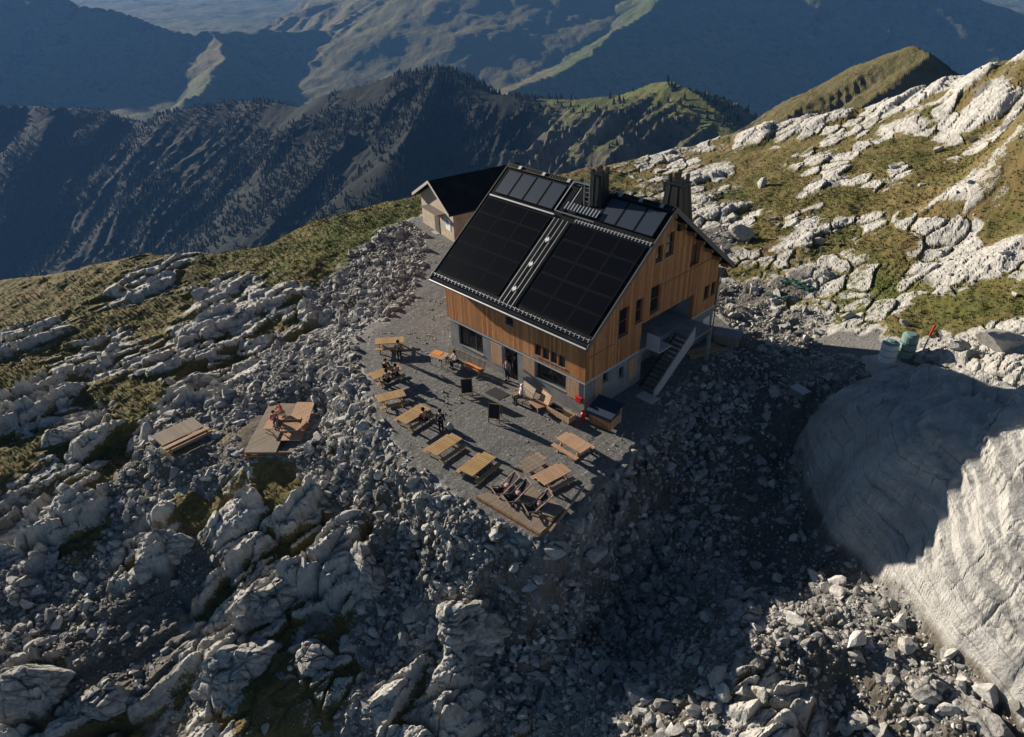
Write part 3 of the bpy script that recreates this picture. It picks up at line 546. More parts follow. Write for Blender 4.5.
M_green = mat('green_plastic', (.20,.31,.28), .5); M_black = mat('slate_board', (.012,.013,.012), .6); M_rubber = mat('dark_doormat', (.035,.035,.035), .95); M_fab = mat('dark_sling_fabric', (.035,.022,.03), .9); M_rose = mat('faded_pink_cushion', (.42,.26,.25), .9); M_grnt = mat('green_tarp', (.03,.085,.06), .6)
for m_, amt in ((M_steel, .3), (M_alu, .25), (M_dark, .5), (M_white, .2), (M_green, .35), (M_blue, .4), (M_red, .25), (M_orange, .25), (M_concl, .3)):
    N = NT(m_); c_ = tuple(m_.node_tree.nodes['Principled BSDF'].inputs['Base Color'].default_value)[:3]
    N.col(N.mix(N.mr(N.noise(N.coord(), 2.2, 6, .65), .4, .7, 0, amt), c_, tuple(v*.45 for v in c_)))

# ------------------------------------------------------------------ the hut
HL, HW, ZE, ZR = 13.05, 14.7, 5.8, 12.18
YM = HW/2; SL = (ZR-ZE)/(YM+.82)
def under(y): return ZE+SL*((y+.82) if y < YM else (HW+.82-y))-.40
def clip(poly, a, b, c):                                           # keep a*u+b*z <= c
    out = []
    for i in range(len(poly)):
        P, Q = poly[i], poly[(i+1) % len(poly)]; dp = a*P[0]+b*P[1]-c; dq = a*Q[0]+b*Q[1]-c
        if dp <= 0: out.append(P)
        if dp*dq < 0: t = dp/(dp-dq); out.append((P[0]+t*(Q[0]-P[0]), P[1]+t*(Q[1]-P[1])))
    return out
def wall(mb, axis, at_, th, u0, u1, z0, z1, holes, gable=False):
    """wall in the plane x=at_ (axis 'y') or y=at_ (axis 'x'); thickness th goes inwards"""
    us = sorted({u0, u1, *[h[0] for h in holes], *[h[1] for h in holes], *([YM] if gable else [])}); zs = sorted({z0, z1, *[h[2] for h in holes], *[h[3] for h in holes]})
    us = [u for u in us if u0 <= u <= u1]; zs = [z for z in zs if z0 <= z <= z1]
    for a, b in zip(us[:-1], us[1:]):
        run = []
        def flush():
            if not run: return
            poly = [(a, run[0]), (b, run[0]), (b, run[-1]), (a, run[-1])]
            if gable:
                poly = clip(poly, -SL, 1, ZE+SL*.82-.40) if (a+b)/2 < YM else clip(poly, SL, 1, ZE+SL*(HW+.82)-.40)
            if len(poly) > 2:
                mb.prism([(u, at_, z) if axis == 'x' else (at_, u, z) for u, z in poly], (0, th, 0) if axis == 'x' else (th, 0, 0))
        for c, d in zip(zs[:-1], zs[1:]):
            um, zm = (a+b)/2, (c+d)/2
            if any(h[0] < um < h[1] and h[2] < zm < h[3] for h in holes): flush(); run = []
            else: run = (run or [c])+[d]
        flush()
hut = empty('mountain_hut', (0,0,0), 0, 'large larch-clad alpine hut on a concrete base with solar panels over its dark roof', 'building')
FC = 2.68
fglz, fdoor, fwin = (-12.1,-9.5,.75,2.5), (-7.3,-6.0,0,2.48), (-4.25,-1.6,1.2,2.42)
fpan = [(-8.62,-7.5,.6,2.3), (-5.42,-4.36,1.15,2.5), (-1.5,-.42,1.0,2.42)]
fup = [(-4.28+i*.70, -4.28+i*.70+.58, 3.02, 3.85) for i in range(4)]; fsm = (-7.0,-6.25,4.35,4.92)
gpan = [(.95,1.72,.9,2.45), (4.45,5.4,.6,2.3)]; gbase = [(1.8,2.35,1.75,2.5), (3.5,4.0,1.3,2.1)]
gopen = (5.5,11.6,2.68,4.62); glow = (5.9,9.2,.0,2.2)
gwin = [(6.55,7.25,8.6,9.7), (7.55,8.45,8.65,10.25), (6.3,7.4,4.98,6.95), (4.75,5.5,4.9,6.6), (3.05,4.05,4.55,6.55), (12.95,13.6,3.62,4.7), (13.85,14.45,3.62,4.7), (10.6,11.75,6.95,8.55)]
cb = MB(); wall(cb, 'x', 0, .35, -HL, 0, 0, FC, [fglz, fdoor, fwin]); wall(cb, 'y', 0, -.35, .352, HW, -1.0, FC, gbase+[glow]); wall(cb, 'y', -HL, .35, .352, HW, -.8, FC, []); wall(cb, 'x', HW, -.35, -HL+.352, -.352, -.8, FC, [])
cb.box(-HL, 0, .001, .349, -1.2, -.002)
base = cb.build('concrete_base', M_conc, hut)
wb = MB(); wall(wb, 'x', -.10, .28, -HL-.10, .10, FC+.003, ZE-.33, fup+[fsm]); wall(wb, 'y', .10, -.30, .182, HW-.182, FC+.003, 12.3, gwin+[gopen], True); wall(wb, 'y', -HL-.10, .30, .182, HW-.182, FC+.003, 12.3, [], True); wall(wb, 'x', HW+.10, -.28, -HL-.10, .10, FC+.003, ZE-.33, [])
clad = wb.build('timber_cladding', M_clad, hut)
bd = MB(); bd.box(-HL-.06, .06, -.06, -.002, FC-.22, FC-.02); bd.box(.002, .06, .0, HW, FC-.22, FC-.02); bd.build('concrete_band', M_concl, hut)
for a_ in ((.102,.13,.25,2.6,4.30,4.38),(.102,.13,7.6,14.4,6.72,6.80),(.10,.16,-.16,-.06,FC,ZE-.4),(.10,.16,HW-.1,HW+.06,FC,ZE-.4)): tr = MB(); tr.box(*a_); tr.build('trim_board', M_trim, hut)
def window(axis, at_, h, depth, mull=0, name='window', fm=M_frame, cross=0, out=1):
    """frame round the opening with one pane sub-part; out = +1/-1 points outdoors along the wall's normal axis"""
    u0, u1, z0, z1 = h; f = MB(); t = .07; e = .004
    def B(mb, a, b, c, d, n0, n1):
        n0, n1 = sorted((at_-out*n0, at_-out*n1))
        mb.box(a, b, n0, n1, c, d) if axis == 'x' else mb.box(n0, n1, a, b, c, d)
    u0 += e; u1 -= e; z0 += e; z1 -= e
    B(f, u0, u1, z1-t, z1, depth, depth+.09); B(f, u0, u1, z0, z0+t, depth, depth+.09); B(f, u0, u0+t, z0+t, z1-t, depth, depth+.09); B(f, u1-t, u1, z0+t, z1-t, depth, depth+.09)
    for i in range(mull): c = u0+(u1-u0)*(i+1)/(mull+1); B(f, c-.035, c+.035, z0+t, z1-t, depth, depth+.09)
    for i in range(cross): c = z0+(z1-z0)*(i+1)/(cross+1); B(f, u0+t, u1-t, c-.03, c+.03, depth+.002, depth+.085)
    o = f.build(name, fm, hut); g = MB(); B(g, u0+.02, u1-.02, z0+.02, z1-.02, depth+.04, depth+.05); g.build('pane', M_glass, o)
    b_ = MB(); B(b_, u0-.05, u1+.05, z0-.06, z0-.006, -.06, depth+.02); b_.build('sill', M_steel, o); return o
window('x', 0, fglz, .14, 2, 'terrace_glazing', out=-1); window('x', 0, fwin, .14, 1, out=-1)
for h in fup: window('x', -.10, h, .12, 0, out=-1)
window('x', -.10, fsm, .12, 0, out=-1)
M_wf = wood('red_brown_frame', (.22,.09,.035), (.27,.115,.05), .6)
for i, h in enumerate(gwin[:7]): window('y', .10, h, .14, 0, 'window', M_wf, 1 if h[3]-h[2] > 1.5 else 0, 1)
for h in gbase: window('y', 0, h, .14, 0, 'window', out=1)
lg = MB(); h = gwin[7]; lg.box(-.55, -.25, h[0]-.1, h[1]+.1, h[2]-.1, h[3]+.1); lg.build('loft_hatch', M_wf, hut)
for h in fpan:
    s_ = MB(); s_.box(h[0], h[1], -.045, -.003, h[2], h[3]); s_.build('shutter', M_shut, hut, .008)
for h in gpan:
    s_ = MB(); s_.box(.003, .045, h[0], h[1], h[2], h[3]); s_.build('shutter', M_shut, hut, .008)
s_ = MB(); s_.box(.003, .05, 13.4, 14.3, .9, 1.9); s_.build('meter_cabinet', M_white, hut, .01)
d_ = MB(); u0, u1, z0, z1 = fdoor
for a in ((u0, u0+.1, 0, z1), (u1-.1, u1, 0, z1), (u0+.1, u1-.1, z1-.1, z1), (-6.68,-6.60,.0,z1-.1)): d_.box(a[0]+.003, a[1]-.003, .10, .2, a[2]+.004, a[3]-.004)
door = d_.build('entrance_door', M_frame, hut); g_ = MB(); g_.box(u0+.05, u1-.05, .145, .16, .05, z1-.05); g_.build('pane', M_glass, door); k_ = MB(); k_.tube((-6.55,.06,1.0),(-6.55,.06,1.3),.02); k_.build('handle', M_steel, door)
# recess with the upper landing on the gable, lower cellar recess
rc = MB(); y0, y1, z0, z1 = gopen
rc.box(-2.2, -2.0, y0-.3, y1+.3, z0-.2, z1+.2); rc.box(-1.999, -.202, y0-.3, y0-.002, z0-.2, z1+.2); rc.box(-1.999, -.202, y1+.002, y1+.3, z0-.2, z1+.2); rc.box(-1.999, -.202, y0, y1, z1+.002, z1+.2); rc.box(-1.999, 0.098, y0, y1, z0-.25, z0-.003)
y0, y1, z0, z1 = glow
rc.box(-1.6, -1.4, y0-.3, y1+.3, z0-.2, z1+.1); rc.box(-1.399, -.352, y0-.3, y0-.002, z0-.2, z1+.1); rc.box(-1.399, -.352, y1+.002, y1+.3, z0-.2, z1+.1)
rc.build('recess', M_conc, hut)
rd = MB(); rd.box(-1.998, -1.94, 8.3, 9.3, 2.7, 4.55); rd.build('recess_door', M_wf, hut)
st = empty('outside_stair', (0,0,0)); st.parent = hut
sb = MB(); n_st = 13
for i in range(n_st):
    z = 2.68*(1-(i+.5)/n_st)-.02; y = 9.2-i*.30; sb.box(.55, 1.75, y-.32, y, z-.05, z)
sb.build('steps', M_steel, st)
lp = MB(); lp.box(.102, 1.9, 9.21, 11.6, 2.52, 2.66); lp.box(1.7, 1.9, 11.3, 11.5, -.3, 2.518); lp.build('landing', M_conc, st)
sg = MB(); sg.prism([(1.80, 9.3, 2.45), (1.80, 9.3, 3.55), (1.80, 5.0, .45), (1.80, 5.0, -.35)], (.10, 0, 0)); sg.build('side_wall', M_concl, st)
s2 = MB(); s2.prism([(.42, 9.2, 2.35), (.42, 9.2, 2.62), (.42, 5.3, .10), (.42, 5.3, -.15)], (.07, 0, 0)); s2.build('stringer', M_dark, st)
gp = MB(); gp.prism([(.15, 6.15, 2.55), (1.15, 6.15, 2.55), (1.15, 6.15, 3.75), (.15, 6.15, 3.75)], (0, .06, 0)); gp.box(.15, 1.2, 6.212, 7.6, 2.50, 2.6); gp.build('guard_panel', M_concl, st)
pf = MB(); pf.box(1.0, 2.3, 4.1, 5.0, -.25, .05); pf.build('bottom_step', M_concl, st)
# roof
RU, RV, RN = Vector((1,0,0)), Vector((0, 8.17, 6.38)).normalized(), None
RN = RU.cross(RV); RO = Vector((-HL-.8, -.82, ZE)); RL, RWd = 10.366, HL+.8+.76
def RP(u, v, h=0): return RO+RU*u+RV*v+RN*h
def rbox(mb, u0, u1, v0, v1, h0, h1): mb.frame(RP((u0+u1)/2, (v0+v1)/2, (h0+h1)/2), RU, RV, RN, (u1-u0)/2, (v1-v0)/2, (h1-h0)/2); return mb
rf = MB(); x0, x1 = RO.x, RO.x+RWd; t = .30
prof = [(-.82, ZE), (YM, ZR), (HW+.82, ZE), (HW+.82, ZE-t), (YM, ZR-t), (-.82, ZE-t)]
rf.prism([(x0, y, z) for y, z in prof[:2]+[prof[4], prof[5]]], (RWd, 0, 0)); rf.prism([(x0, y+(.001 if i in (0,3) else 0), z) for i, (y, z) in enumerate([prof[1], prof[2], prof[3], prof[4]])], (RWd, 0, 0))
roof = rf.build('roof', M_roof, hut)
M_verge = mat('weathered_verge', (.17,.145,.12), .8)
for ys, ye in ((-.84, YM), (HW+.84, YM)):
    for xx in (x0-.05, x1+.003): vb = MB(); vb.prism([(xx, ys, ZE-t-.02), (xx, ys, ZE+.06), (xx, ye, ZR+.06), (xx, ye, ZR-t-.02)], (.045, 0, 0)); vb.build('verge_board', M_verge, roof)
rb2 = MB(); M_back = mat('brown_sheet_roofing', (.16,.135,.115), .6, .2); BV = Vector((0, 8.17, -6.38)).normalized(); BN = RU.cross(BV)
cpt = Vector(((x0+x1)/2, (YM+HW+.82)/2, (ZE+ZR)/2)); 
rb2.frame(cpt+BN*.02, RU, BV, BN, RWd/2-.01, 5.17, .012)
for i in range(25): rb2.frame(cpt+BN*.05+RU*(-RWd/2+.15+i*.595), RU, BV, BN, .012, 5.15, .022)
rb2.build('back_roofing', M_back, roof)
gt = MB(); gt.tube((x0, -.90, ZE-.12), (x1, -.90, ZE-.12), .075, 10); gt.build('gutter', M_alu, roof)
dpp = MB(); dpp.tube((x1-.5, HW+.4, ZE-.3), (.18, HW-.02, 4.9), .045); dpp.tube((.18, HW-.02, 4.9), (.18, HW-.02, .2), .045); dpp.build('downpipe', M_steel, hut)
for k in range(12):
    y = YM+.15+k*1.22 if k < 7 else YM-.15-(k-6)*1.32; z = under(y)+.02; rft = MB(); rft.box(.102, .70, y-.085, y+.085, z-.23, z+.02); rft.build('rafter_end', M_trim, hut)
def panel(u0, u1, v0, v1, m, name, h=.10):
    f = MB(); g = .025; w = .045
    for a in ((u0+g, u1-g, v0+g, v0+g+w), (u0+g, u1-g, v1-g-w, v1-g), (u0+g, u0+g+w, v0+g+w, v1-g-w), (u1-g-w, u1-g, v0+g+w, v1-g-w)): rbox(f, *a, h-.05, h)
    o = f.build(name, M_pvf, roof); q = MB(); rbox(q, u0+g+.02, u1-g-.02, v0+g+.02, v1-g-.02, h-.045, h-.012); q.build('glass', m, o)
for blk in ((.30, 6.45), (8.42, 14.35)):
    for i in range(3):
        for j in range(5):
            w = (blk[1]-blk[0])/3; panel(blk[0]+i*w, blk[0]+(i+1)*w, .72+j*1.32, .72+(j+1)*1.32, M_pv, 'solar_panel')
for i in range(4): panel(.45+i*1.43, .45+(i+1)*1.43, 7.75, 9.85, M_th, 'thermal_collector', .14)
for i in range(3): panel(9.95+i*1.46, 9.95+(i+1)*1.46, 7.95, 9.85, M_th, 'thermal_collector', .14)
def comb(v, u0, u1, step, hgt, m, name, w=.05, bars=True):
    g = MB()
    if bars: rbox(g, u0, u1, v+.02, v+.06, hgt*.25, hgt*.25+.04); rbox(g, u0, u1, v+.16, v+.20, hgt*.6, hgt*.6+.04)
    n = int((u1-u0)/step)
    for i in range(n+1): u = u0+(u1-u0)*i/n; rbox(g, u-w/2, u+w/2, v, v+.26, .005, hgt*.9)
    return g.build(name, m, roof)
comb(.22, .05, RWd-.05, .36, .22, M_steel, 'eave_snow_guard', .035)
comb(7.36, 8.5, 14.5, .27, .16, M_steel, 'middle_snow_guard', .07)
rg = MB(); rbox(rg, .3, 6.6, 7.42, 7.52, .03, .17); rg.build('collector_rail', M_alu, roof)
for a, b in ((.2, 7.2), (9.7, 14.5)):
    g = MB(); rbox(g, a, b, 10.00, 10.05, .06, .14); rbox(g, a, b, 10.30, 10.34, .06, .14)
    n = int((b-a)/.22)
    for i in range(n+1): u = a+(b-a)*i/n; rbox(g, u-.05, u+.05, 10.052, 10.298, .05, .10)
    rg = g.build('ridge_walkway', M_dark, roof); q = MB()
    for i in range(3): u = a+(b-a)*(i+.5)/3; rbox(q, u-.13, u+.13, 10.02, 10.30, .145, .19)
    q.build('bracket', M_alu, rg)
wr = MB()
for u in (6.78, 7.15, 7.55, 7.95): rbox(wr, u-.025, u+.025, .5, 7.3, .05, .12)
wk = wr.build('ladder_rails', M_steel, roof); q = MB()
for v in (1.6, 3.6, 5.6): rbox(q, 7.2, 7.5, v-.10, v+.10, .125, .16); rbox(q, 7.3, 7.4, v-.2, v+.2, .13, .155)
q.build('bracket', M_white, wk)
fr_ = MB()
for a, b in (((6.5,7.75),(6.5,10.2)), ((6.5,7.75),(9.9,7.75)), ((6.5,10.2),(7.9,10.2)), ((7.4,8.3),(7.4,9.9))): fr_.bar(RP(*a, .2), RP(*b, .2), .06)
fr_.build('guard_frame', M_alu, roof)
gr = MB(); 
for i in range(9): rbox(gr, 7.2, 9.9, 8.05+i*.06, 8.05+i*.06+.03, .22, .25)
for i in range(11): u = 7.2+i*.27; rbox(gr, u-.03, u+.03, 8.03, 8.60, .251, .30)
gr.build('grating_platform', M_alu, roof)
def chimney(cx, cy, zb, zt, w0, d0, w1, d1, name, par, posts):
    c = MB(); V = [(cx+sx_*w/2, cy+sy*d/2, z) for z, w, d in ((zb, w0, d0), (zt, w1, d1)) for sx_, sy in ((-1,-1),(1,-1),(1,1),(-1,1))]
    c.add(V, [(3,2,1,0),(4,5,6,7)]+[(i, (i+1) % 4, 4+(i+1) % 4, 4+i) for i in range(4)])
    nseam = 2
    for i in range(nseam):
        f = (i+.5)/nseam-.5; c.bar((cx+w0*f, cy-d0/2-.005, zb+.1), (cx+w1*f, cy-d1/2-.005, zt-.05), .03, .03); c.bar((cx+w0/2+.005, cy+d0*f, zb+.1), (cx+w1/2+.005, cy+d1*f, zt-.05), .03, .03)
    o = c.build(name, M_dark, par); k = MB()
    k.box(cx-w1/2-.06, cx+w1/2+.06, cy-d1/2-.06, cy+d1/2+.06, zt+.002, zt+.10)
    for sx_, sy, hh in posts: k.box(cx+sx_*w1/2-.09, cx+sx_*w1/2+.09, cy+sy*d1/2-.09, cy+sy*d1/2+.09, zt+.102, zt+hh)
    k.build('cowl', M_dark, o); return o
c1 = RP(9.0, 9.0)
ch = chimney(c1.x+.1, c1.y+.35, c1.z-.6, ZR+1.2, 1.0, .8, .92, .72, 'chimney', roof, ((-.8,-.8,.3),(.8,-.8,.4),(.8,.8,.45),(-.8,.8,.3),(.1,0,.55)))
lad = MB(); bx = c1.x-.75; by = c1.y-.18
for dx_ in (0, .45): lad.bar((bx+dx_, by, c1.z-.1), (bx+dx_, by, ZR+.9), .05)
for i in range(9): lad.bar((bx, by, c1.z+.2+i*.3), (bx+.45, by, c1.z+.2+i*.3), .03)
lad.build('chimney_ladder', M_alu, ch)
chimney(-.55, 9.3, 10.2, 13.0, 1.85, 1.4, 1.15, .95, 'chimney', roof, ((-.75,-.7,.6),(.75,-.7,.5),(.75,.7,.6),(-.75,.7,.5),(0,.1,.85)))

# ------------------------------------------------------------------ annex behind
ann = empty('stone_annex', (-32.25, 14.7, 0), math.atan2(-1.6, 7.1), 'small pale stone annex with a dark gable roof behind the big hut', 'building')
a_ = MB(); hw = 3.55
a_.prism([(-hw,0,-.6),(hw,0,-.6),(hw,0,3.2),(0,0,5.15),(-hw,0,3.2)], (0, 9.5, 0)); aw = a_.build('wall', M_stone, ann)
a_ = MB()
a_.prism([(-hw-.55,-.7,2.98),(0,-.7,5.30),(0,-.7,5.52),(-hw-.55,-.7,3.20)], (0, 10.6, 0)); a_.prism([(.001,-.7,5.30),(hw+.55,-.7,2.98),(hw+.55,-.7,3.20),(.001,-.7,5.52)], (0, 10.6, 0)); ar = a_.build('roof', M_roof, ann)
a_ = MB()
for s_ in (-1, 1): a_.prism([(s_*(hw+.57),-.75,2.93),(0,-.75,5.26),(0,-.75,5.56),(s_*(hw+.57),-.75,3.24)], (0, .045, 0))
a_.build('verge_board', mat('pale_verge', (.42,.38,.33), .8), ar)
a_ = MB(); a_.box(-.55, .45, -.06, -.003, -.1, 2.15); dn = a_.build('door', M_frame, ann); a_ = MB(); a_.box(.3,.36,-.10,-.062,1,1.15); a_.build('handle', M_steel, dn)
a_ = MB(); a_.box(-1.6, 1.9, -1.0, -.003, 2.45, 2.55); a_.build('door_canopy', M_verge, ann)
a_ = MB(); a_.box(-.6, .5, -.55, -.003, -.3, .02); a_.build('doorstep', M_concl, ann)
sg_ = MB(); sg_.box(1.9, 2.9, -.05, -.003, 1.0, 2.1); sgn = sg_.build('notice_board', M_white, ann); sg_ = MB(); sg_.box(1.96, 2.55, -.058, -.051, 1.5, 2.04); sg_.build('poster', mat('blue_poster', (.10,.25,.5), .5), sgn)
# chutes and clutter right of the hut are separate things further down

# ------------------------------------------------------------------ terrace furniture
def gz(x, y): return 0.0 if polydist(np.array([x]), np.array([y]), TERR)[0] < -.3 else ground_z(x, y)
tz = lambda x, y: ground_z(x, y)
TAB = {}
def picnic_table(x, y, ang, label, L=2.15, m=None, group='picnic tables on the terrace'):
    m = m or M_table; key = (m.name, L)
    t = empty('picnic_table', (x, y, tz(x, y)), ang, label, 'picnic table', group)
    if key in TAB:
        for ch in TAB[key].children: c = ch.copy(); COL.objects.link(c); c.parent = t
        return t
    TAB[key] = t; h = L/2
    b = MB()
    for i in range(6): b.box(-h, h, -.465+i*.155, -.465+i*.155+.149, .69, .75)
    for e in (-h+.35, h-.35): b.box(e-.05, e+.05, -.42, .42, .60, .689)
    b.build('table_top', m, t, .006)
    for s_ in (-1, 1):
        b = MB()
        for i in range(2): y0_ = s_*.74-.15+i*.152; b.box(-h, h, y0_, y0_+.146, .41, .465)
        b.build('bench_seat', m, t, .006)
    for e in (-h+.35, h-.35):
        b = MB(); b.box(e+.042, e+.11, -.88, .88, .31, .408)
        for s_ in (-1, 1): b.bar((e, s_*.24, .66), (e, s_*.70, 0), .08, .11)
        b.build('leg_frame', m, t)
    return t
picnic_table(-16.3, -3.3, R(50), 'picnic table farthest left on the terrace, nearest the scree slope')
picnic_table(-12.95, -6.1, R(80), 'picnic table with two people in dark clothes seated side by side')
picnic_table(-10.25, -7.7, R(68), 'smaller empty picnic table between the table of two seated people and a longer table', 1.85)
picnic_table(-7.4, -8.0, R(94), 'picnic table with one dark-clothed person and a pale rucksack on its bench side')
picnic_table(-3.55, -8.7, R(94), 'empty yellowish picnic table third from the plank deck along the terrace rim')
picnic_table(-.75, -8.5, R(97), 'empty yellowish picnic table beside the deck chairs end of the terrace')
picnic_table(1.9, -3.2, R(-2), 'rosy-brown picnic table standing alone nearest the front right corner of the hut', 2.05, M_table2)
picnic_table(3.0, -6.2, R(82), 'rosy-brown picnic table at the right end of the plank deck', 1.95, M_table2)

# low pallet table beside the deck
t = empty('low_pallet_table', (1.1, -5.95, tz(1.1, -5.95)), R(84), 'low weathered plank table between two picnic tables beside the deck', 'low table')
b = MB()
for i, (a, c) in enumerate(((-.95,.6),(-.8,.95),(-.9,.9),(-.6,.95))): b.box(a, c, -.6+i*.29, -.6+i*.29+.275, .34, .38)
b.build('top', M_weath, t)
for e in (-.5, .5): b = MB(); b.box(e-.06, e+.06, -.55, .5, 0, .339); b.build('leg', M_weath, t)
# plank deck at the tip of the terrace
dk = empty('plank_deck', (0, 0, .02), 0, 'grey plank sun deck at the front tip of the terrace', 'deck')
A, B_, C_, D_ = Vector((.75,-10.05,0)), Vector((5.35,-9.75,0)), Vector((5.0,-7.55,0)), Vector((1.9,-7.45,0))
def planks(parent, P0, P1, P2, P3, n, z0, z1, m, name='planks'):
    b = MB()
    for i in range(n):
        f0, f1 = (i+.03)/n, (i+.97)/n
        q = [P0.lerp(P3, f0), P1.lerp(P2, f0), P1.lerp(P2, f1), P0.lerp(P3, f1)]
        b.prism([(v.x, v.y, z0) for v in q], (0, 0, z1-z0))
    return b.build(name, m, parent)
planks(dk, A, B_, B_+Vector((-.1,1.0,0)), A+Vector((.5,1.05,0)), 7, .12, .16, M_deck, 'front_planks')
planks(dk, Vector((2.3,-8.9,0)), Vector((5.2,-8.68,0)), C_, D_, 8, .26, .30, M_deck, 'upper_planks')
b = MB(); b.bar(A+Vector((0,-.03,.04)), B_+Vector((0,-.03,.04)), .06, .16); b.bar(B_+Vector((.03,0,.04)), B_+Vector((-.08,1.0,.04)), .06, .16); b.bar((2.3,-8.93,.2), (5.2,-8.71,.2), .05, .11); b.bar((5.22,-8.7,.15),(5.03,-7.5,.15),.05,.22); b.build('joists', M_trim, dk)
# timber kerb along the right edge of the terrace
b = MB(); b.bar((5.62, -9.3, .14), (4.55, -5.35, .14), .13, .16); o = b.build('timber_kerb', M_weath, None, .01); props(o, 'long pale squared timber lying along the right edge of the deck', 'timber')
# sling deck chairs
def deck_chair(x, y, ang, label, cushion=True):
    t = empty('deck_chair', (x, y, tz(x, y)+.14 if y > -8.6 else .18), ang, label, 'deck chair', 'deck chairs on the plank deck')
    b = MB()
    for s_ in (-.32, .32): b.bar((-.55, s_, .04), (.75, s_, 1.05), .045, .06)
    b.bar((-.55, -.32, .04), (-.55, .32, .04), .05); b.bar((.75, -.32, 1.05), (.75, .32, 1.05), .05); b.build('back_frame', M_weath, t)
    b = MB()
    for s_ in (-.37, .37): b.bar((-.75, s_, .42), (.70, s_, .03), .045, .06)
    b.bar((-.75, -.37, .42), (-.75, .37, .42), .05); b.bar((.7, -.37, .03), (.7, .37, .03), .05); b.build('seat_frame', M_weath, t)
    P = [(-.72, .40), (-.45, .25), (-.15, .20), (.15, .36), (.45, .68), (.73, 1.02)]; b = MB()
    for (a, c), (d, e) in zip(P[:-1], P[1:]): b.prism([(a, -.29, c), (a, .29, c), (d, .29, e), (d, -.29, e)], (0, 0, .012))
    b.build('sling', M_fab, t)
    if cushion: b = MB(); b.ball((.12, 0, .46), .2, 2, (.9, 1.0, .55)); b.build('cushion', M_rose, t, smooth=True)
deck_chair(1.75, -8.75, R(70), 'dark sling deck chair at the left end of the row of three')
deck_chair(2.65, -8.75, R(72), 'dark sling deck chair in the middle of the row of three')
deck_chair(4.0, -8.5, R(66), 'dark sling deck chair on the upper planks, set apart to the right')
# blackboards
def a_board(x, y, ang, label):
    t = empty('a_frame_board', (x, y, tz(x, y)), ang, label, 'a-frame board', 'a-frame blackboards on the terrace')
    for s_ in (-1, 1):
        b = MB()
        for e in (-.36, .36): b.bar((e, s_*.36, 0), (e, 0, 1.28), .05, .035)
        b.bar((-.36, s_*.30, .2), (.36, s_*.30, .2), .04); b.bar((-.36, .0+s_*.012, 1.24), (.36, s_*.012, 1.24), .04); f = b.build('frame', M_trim, t)
        b = MB(); b.prism([(-.33, s_*.27, .3), (.33, s_*.27, .3), (.33, s_*.03, 1.2), (-.33, s_*.03, 1.2)], (0, s_*.02, .006)); b.build('slate', M_black, f)
a_board(-7.45, -3.45, R(52), 'a-frame blackboard turned sideways in front of the orange-cushioned bench')
a_board(-3.9, -4.2, R(32), 'a-frame blackboard facing the front of the terrace in its middle')
# bench with orange cushions against the front wall
BX, BY = -10.2, -1.4
t = empty('slatted_bench', (BX, BY, tz(BX, BY)), R(5), 'long slatted bench with an orange cushion under the left front window', 'bench')
b = MB()
for i in range(3): b.box(-1.7, 1.9, -.25+i*.17, -.25+i*.17+.15, .42, .45)
b.build('seat', M_weath, t)
b = MB()
for i in range(5): b.bar((-1.7, .30+i*.03, .55+i*.13), (1.9, .30+i*.03, .55+i*.13), .10, .025)
for i in range(8): b.bar((-1.65+i*.5, .27, .4), (-1.65+i*.5, .43, 1.12), .05, .03)
b.build('backrest', M_weath, t)
for x_ in (-1.5, .1, 1.7): b = MB(); b.box(x_-.04, x_+.04, -.22, -.15, 0, .419); b.box(x_-.04, x_+.04, .20, .26, 0, .419); b.build('leg', M_weath, t)
b = MB(); b.box(.35, 1.75, -.24, .22, .455, .54); b.build('cushion', M_orange, t, .02)
t = empty('small_bistro_table', (-12.0, -2.1, tz(-12.0, -2.1)), R(15), 'small table under an orange and pink cloth at the left end of the bench', 'table')
b = MB(); b.box(-.65, .65, -.5, .5, .70, .73); b.build('top', M_shut, t, .01); b = MB(); b.box(-.55, .2, -.2, .40, .733, .745); b.build('orange_cloth', M_orange, t); 
for a_, c_ in ((-.5,-.4),(.5,-.4),(-.5,.4),(.5,.4)): b = MB(); b.tube((a_,c_,0),(a_,c_,.699),.025); b.build('leg', M_dark, t)
b = MB(); b.box(-6.7, -5.3, -2.5, -1.5, .015, .04); o = b.build('doormat', M_rubber, None, .008); props(o, 'dark doormat lying on the gravel before the entrance door', 'doormat')
b = MB(); b.box(-5.5, -3.2, -.80, -.46, .02, .07); b.box(-5.5, -3.2, -.44, -.12, .02, .07); o = b.build('entrance_planks', M_deck); props(o, 'grey plank walkway along the wall right of the entrance door', 'boardwalk')
# seats by the wall right of the door
def wall_seat(x, y, ang, label, m, L=1.3):
    t = empty('lounge_seat', (x, y, tz(x, y)), ang, label, 'seat', 'low seats by the front wall')
    b = MB(); b.prism([(-.35, -L/2, .42), (.45, -L/2, .30), (.45, -L/2, .36), (-.35, -L/2, .48)], (0, L, 0)); b.build('seat', m, t)
    b = MB(); b.prism([(.46, -L/2, .30), (.78, -L/2, 1.0), (.84, -L/2, .97), (.52, -L/2, .27)], (0, L, 0)); b.build('backrest', m, t)
    for a_ in (-L/2+.06, L/2-.11): b = MB(); b.box(-.3, -.24, a_, a_+.05, 0, .419); b.box(.4, .46, a_, a_+.05, 0, .299); b.build('leg', m, t)
wall_seat(-4.2, -1.55, R(80), 'low wooden lounge seat taken by the person in a white cap', M_weath)
wall_seat(-2.75, -1.45, R(78), 'low wooden lounge seat with a raised pale back, second from the entrance', M_shut, 1.0)
t = empty('wall_trough', (-1.05, -1.05, tz(-1.05, -1.05)), R(-2), 'pale wooden trough planter near the right end of the front wall', 'planter')
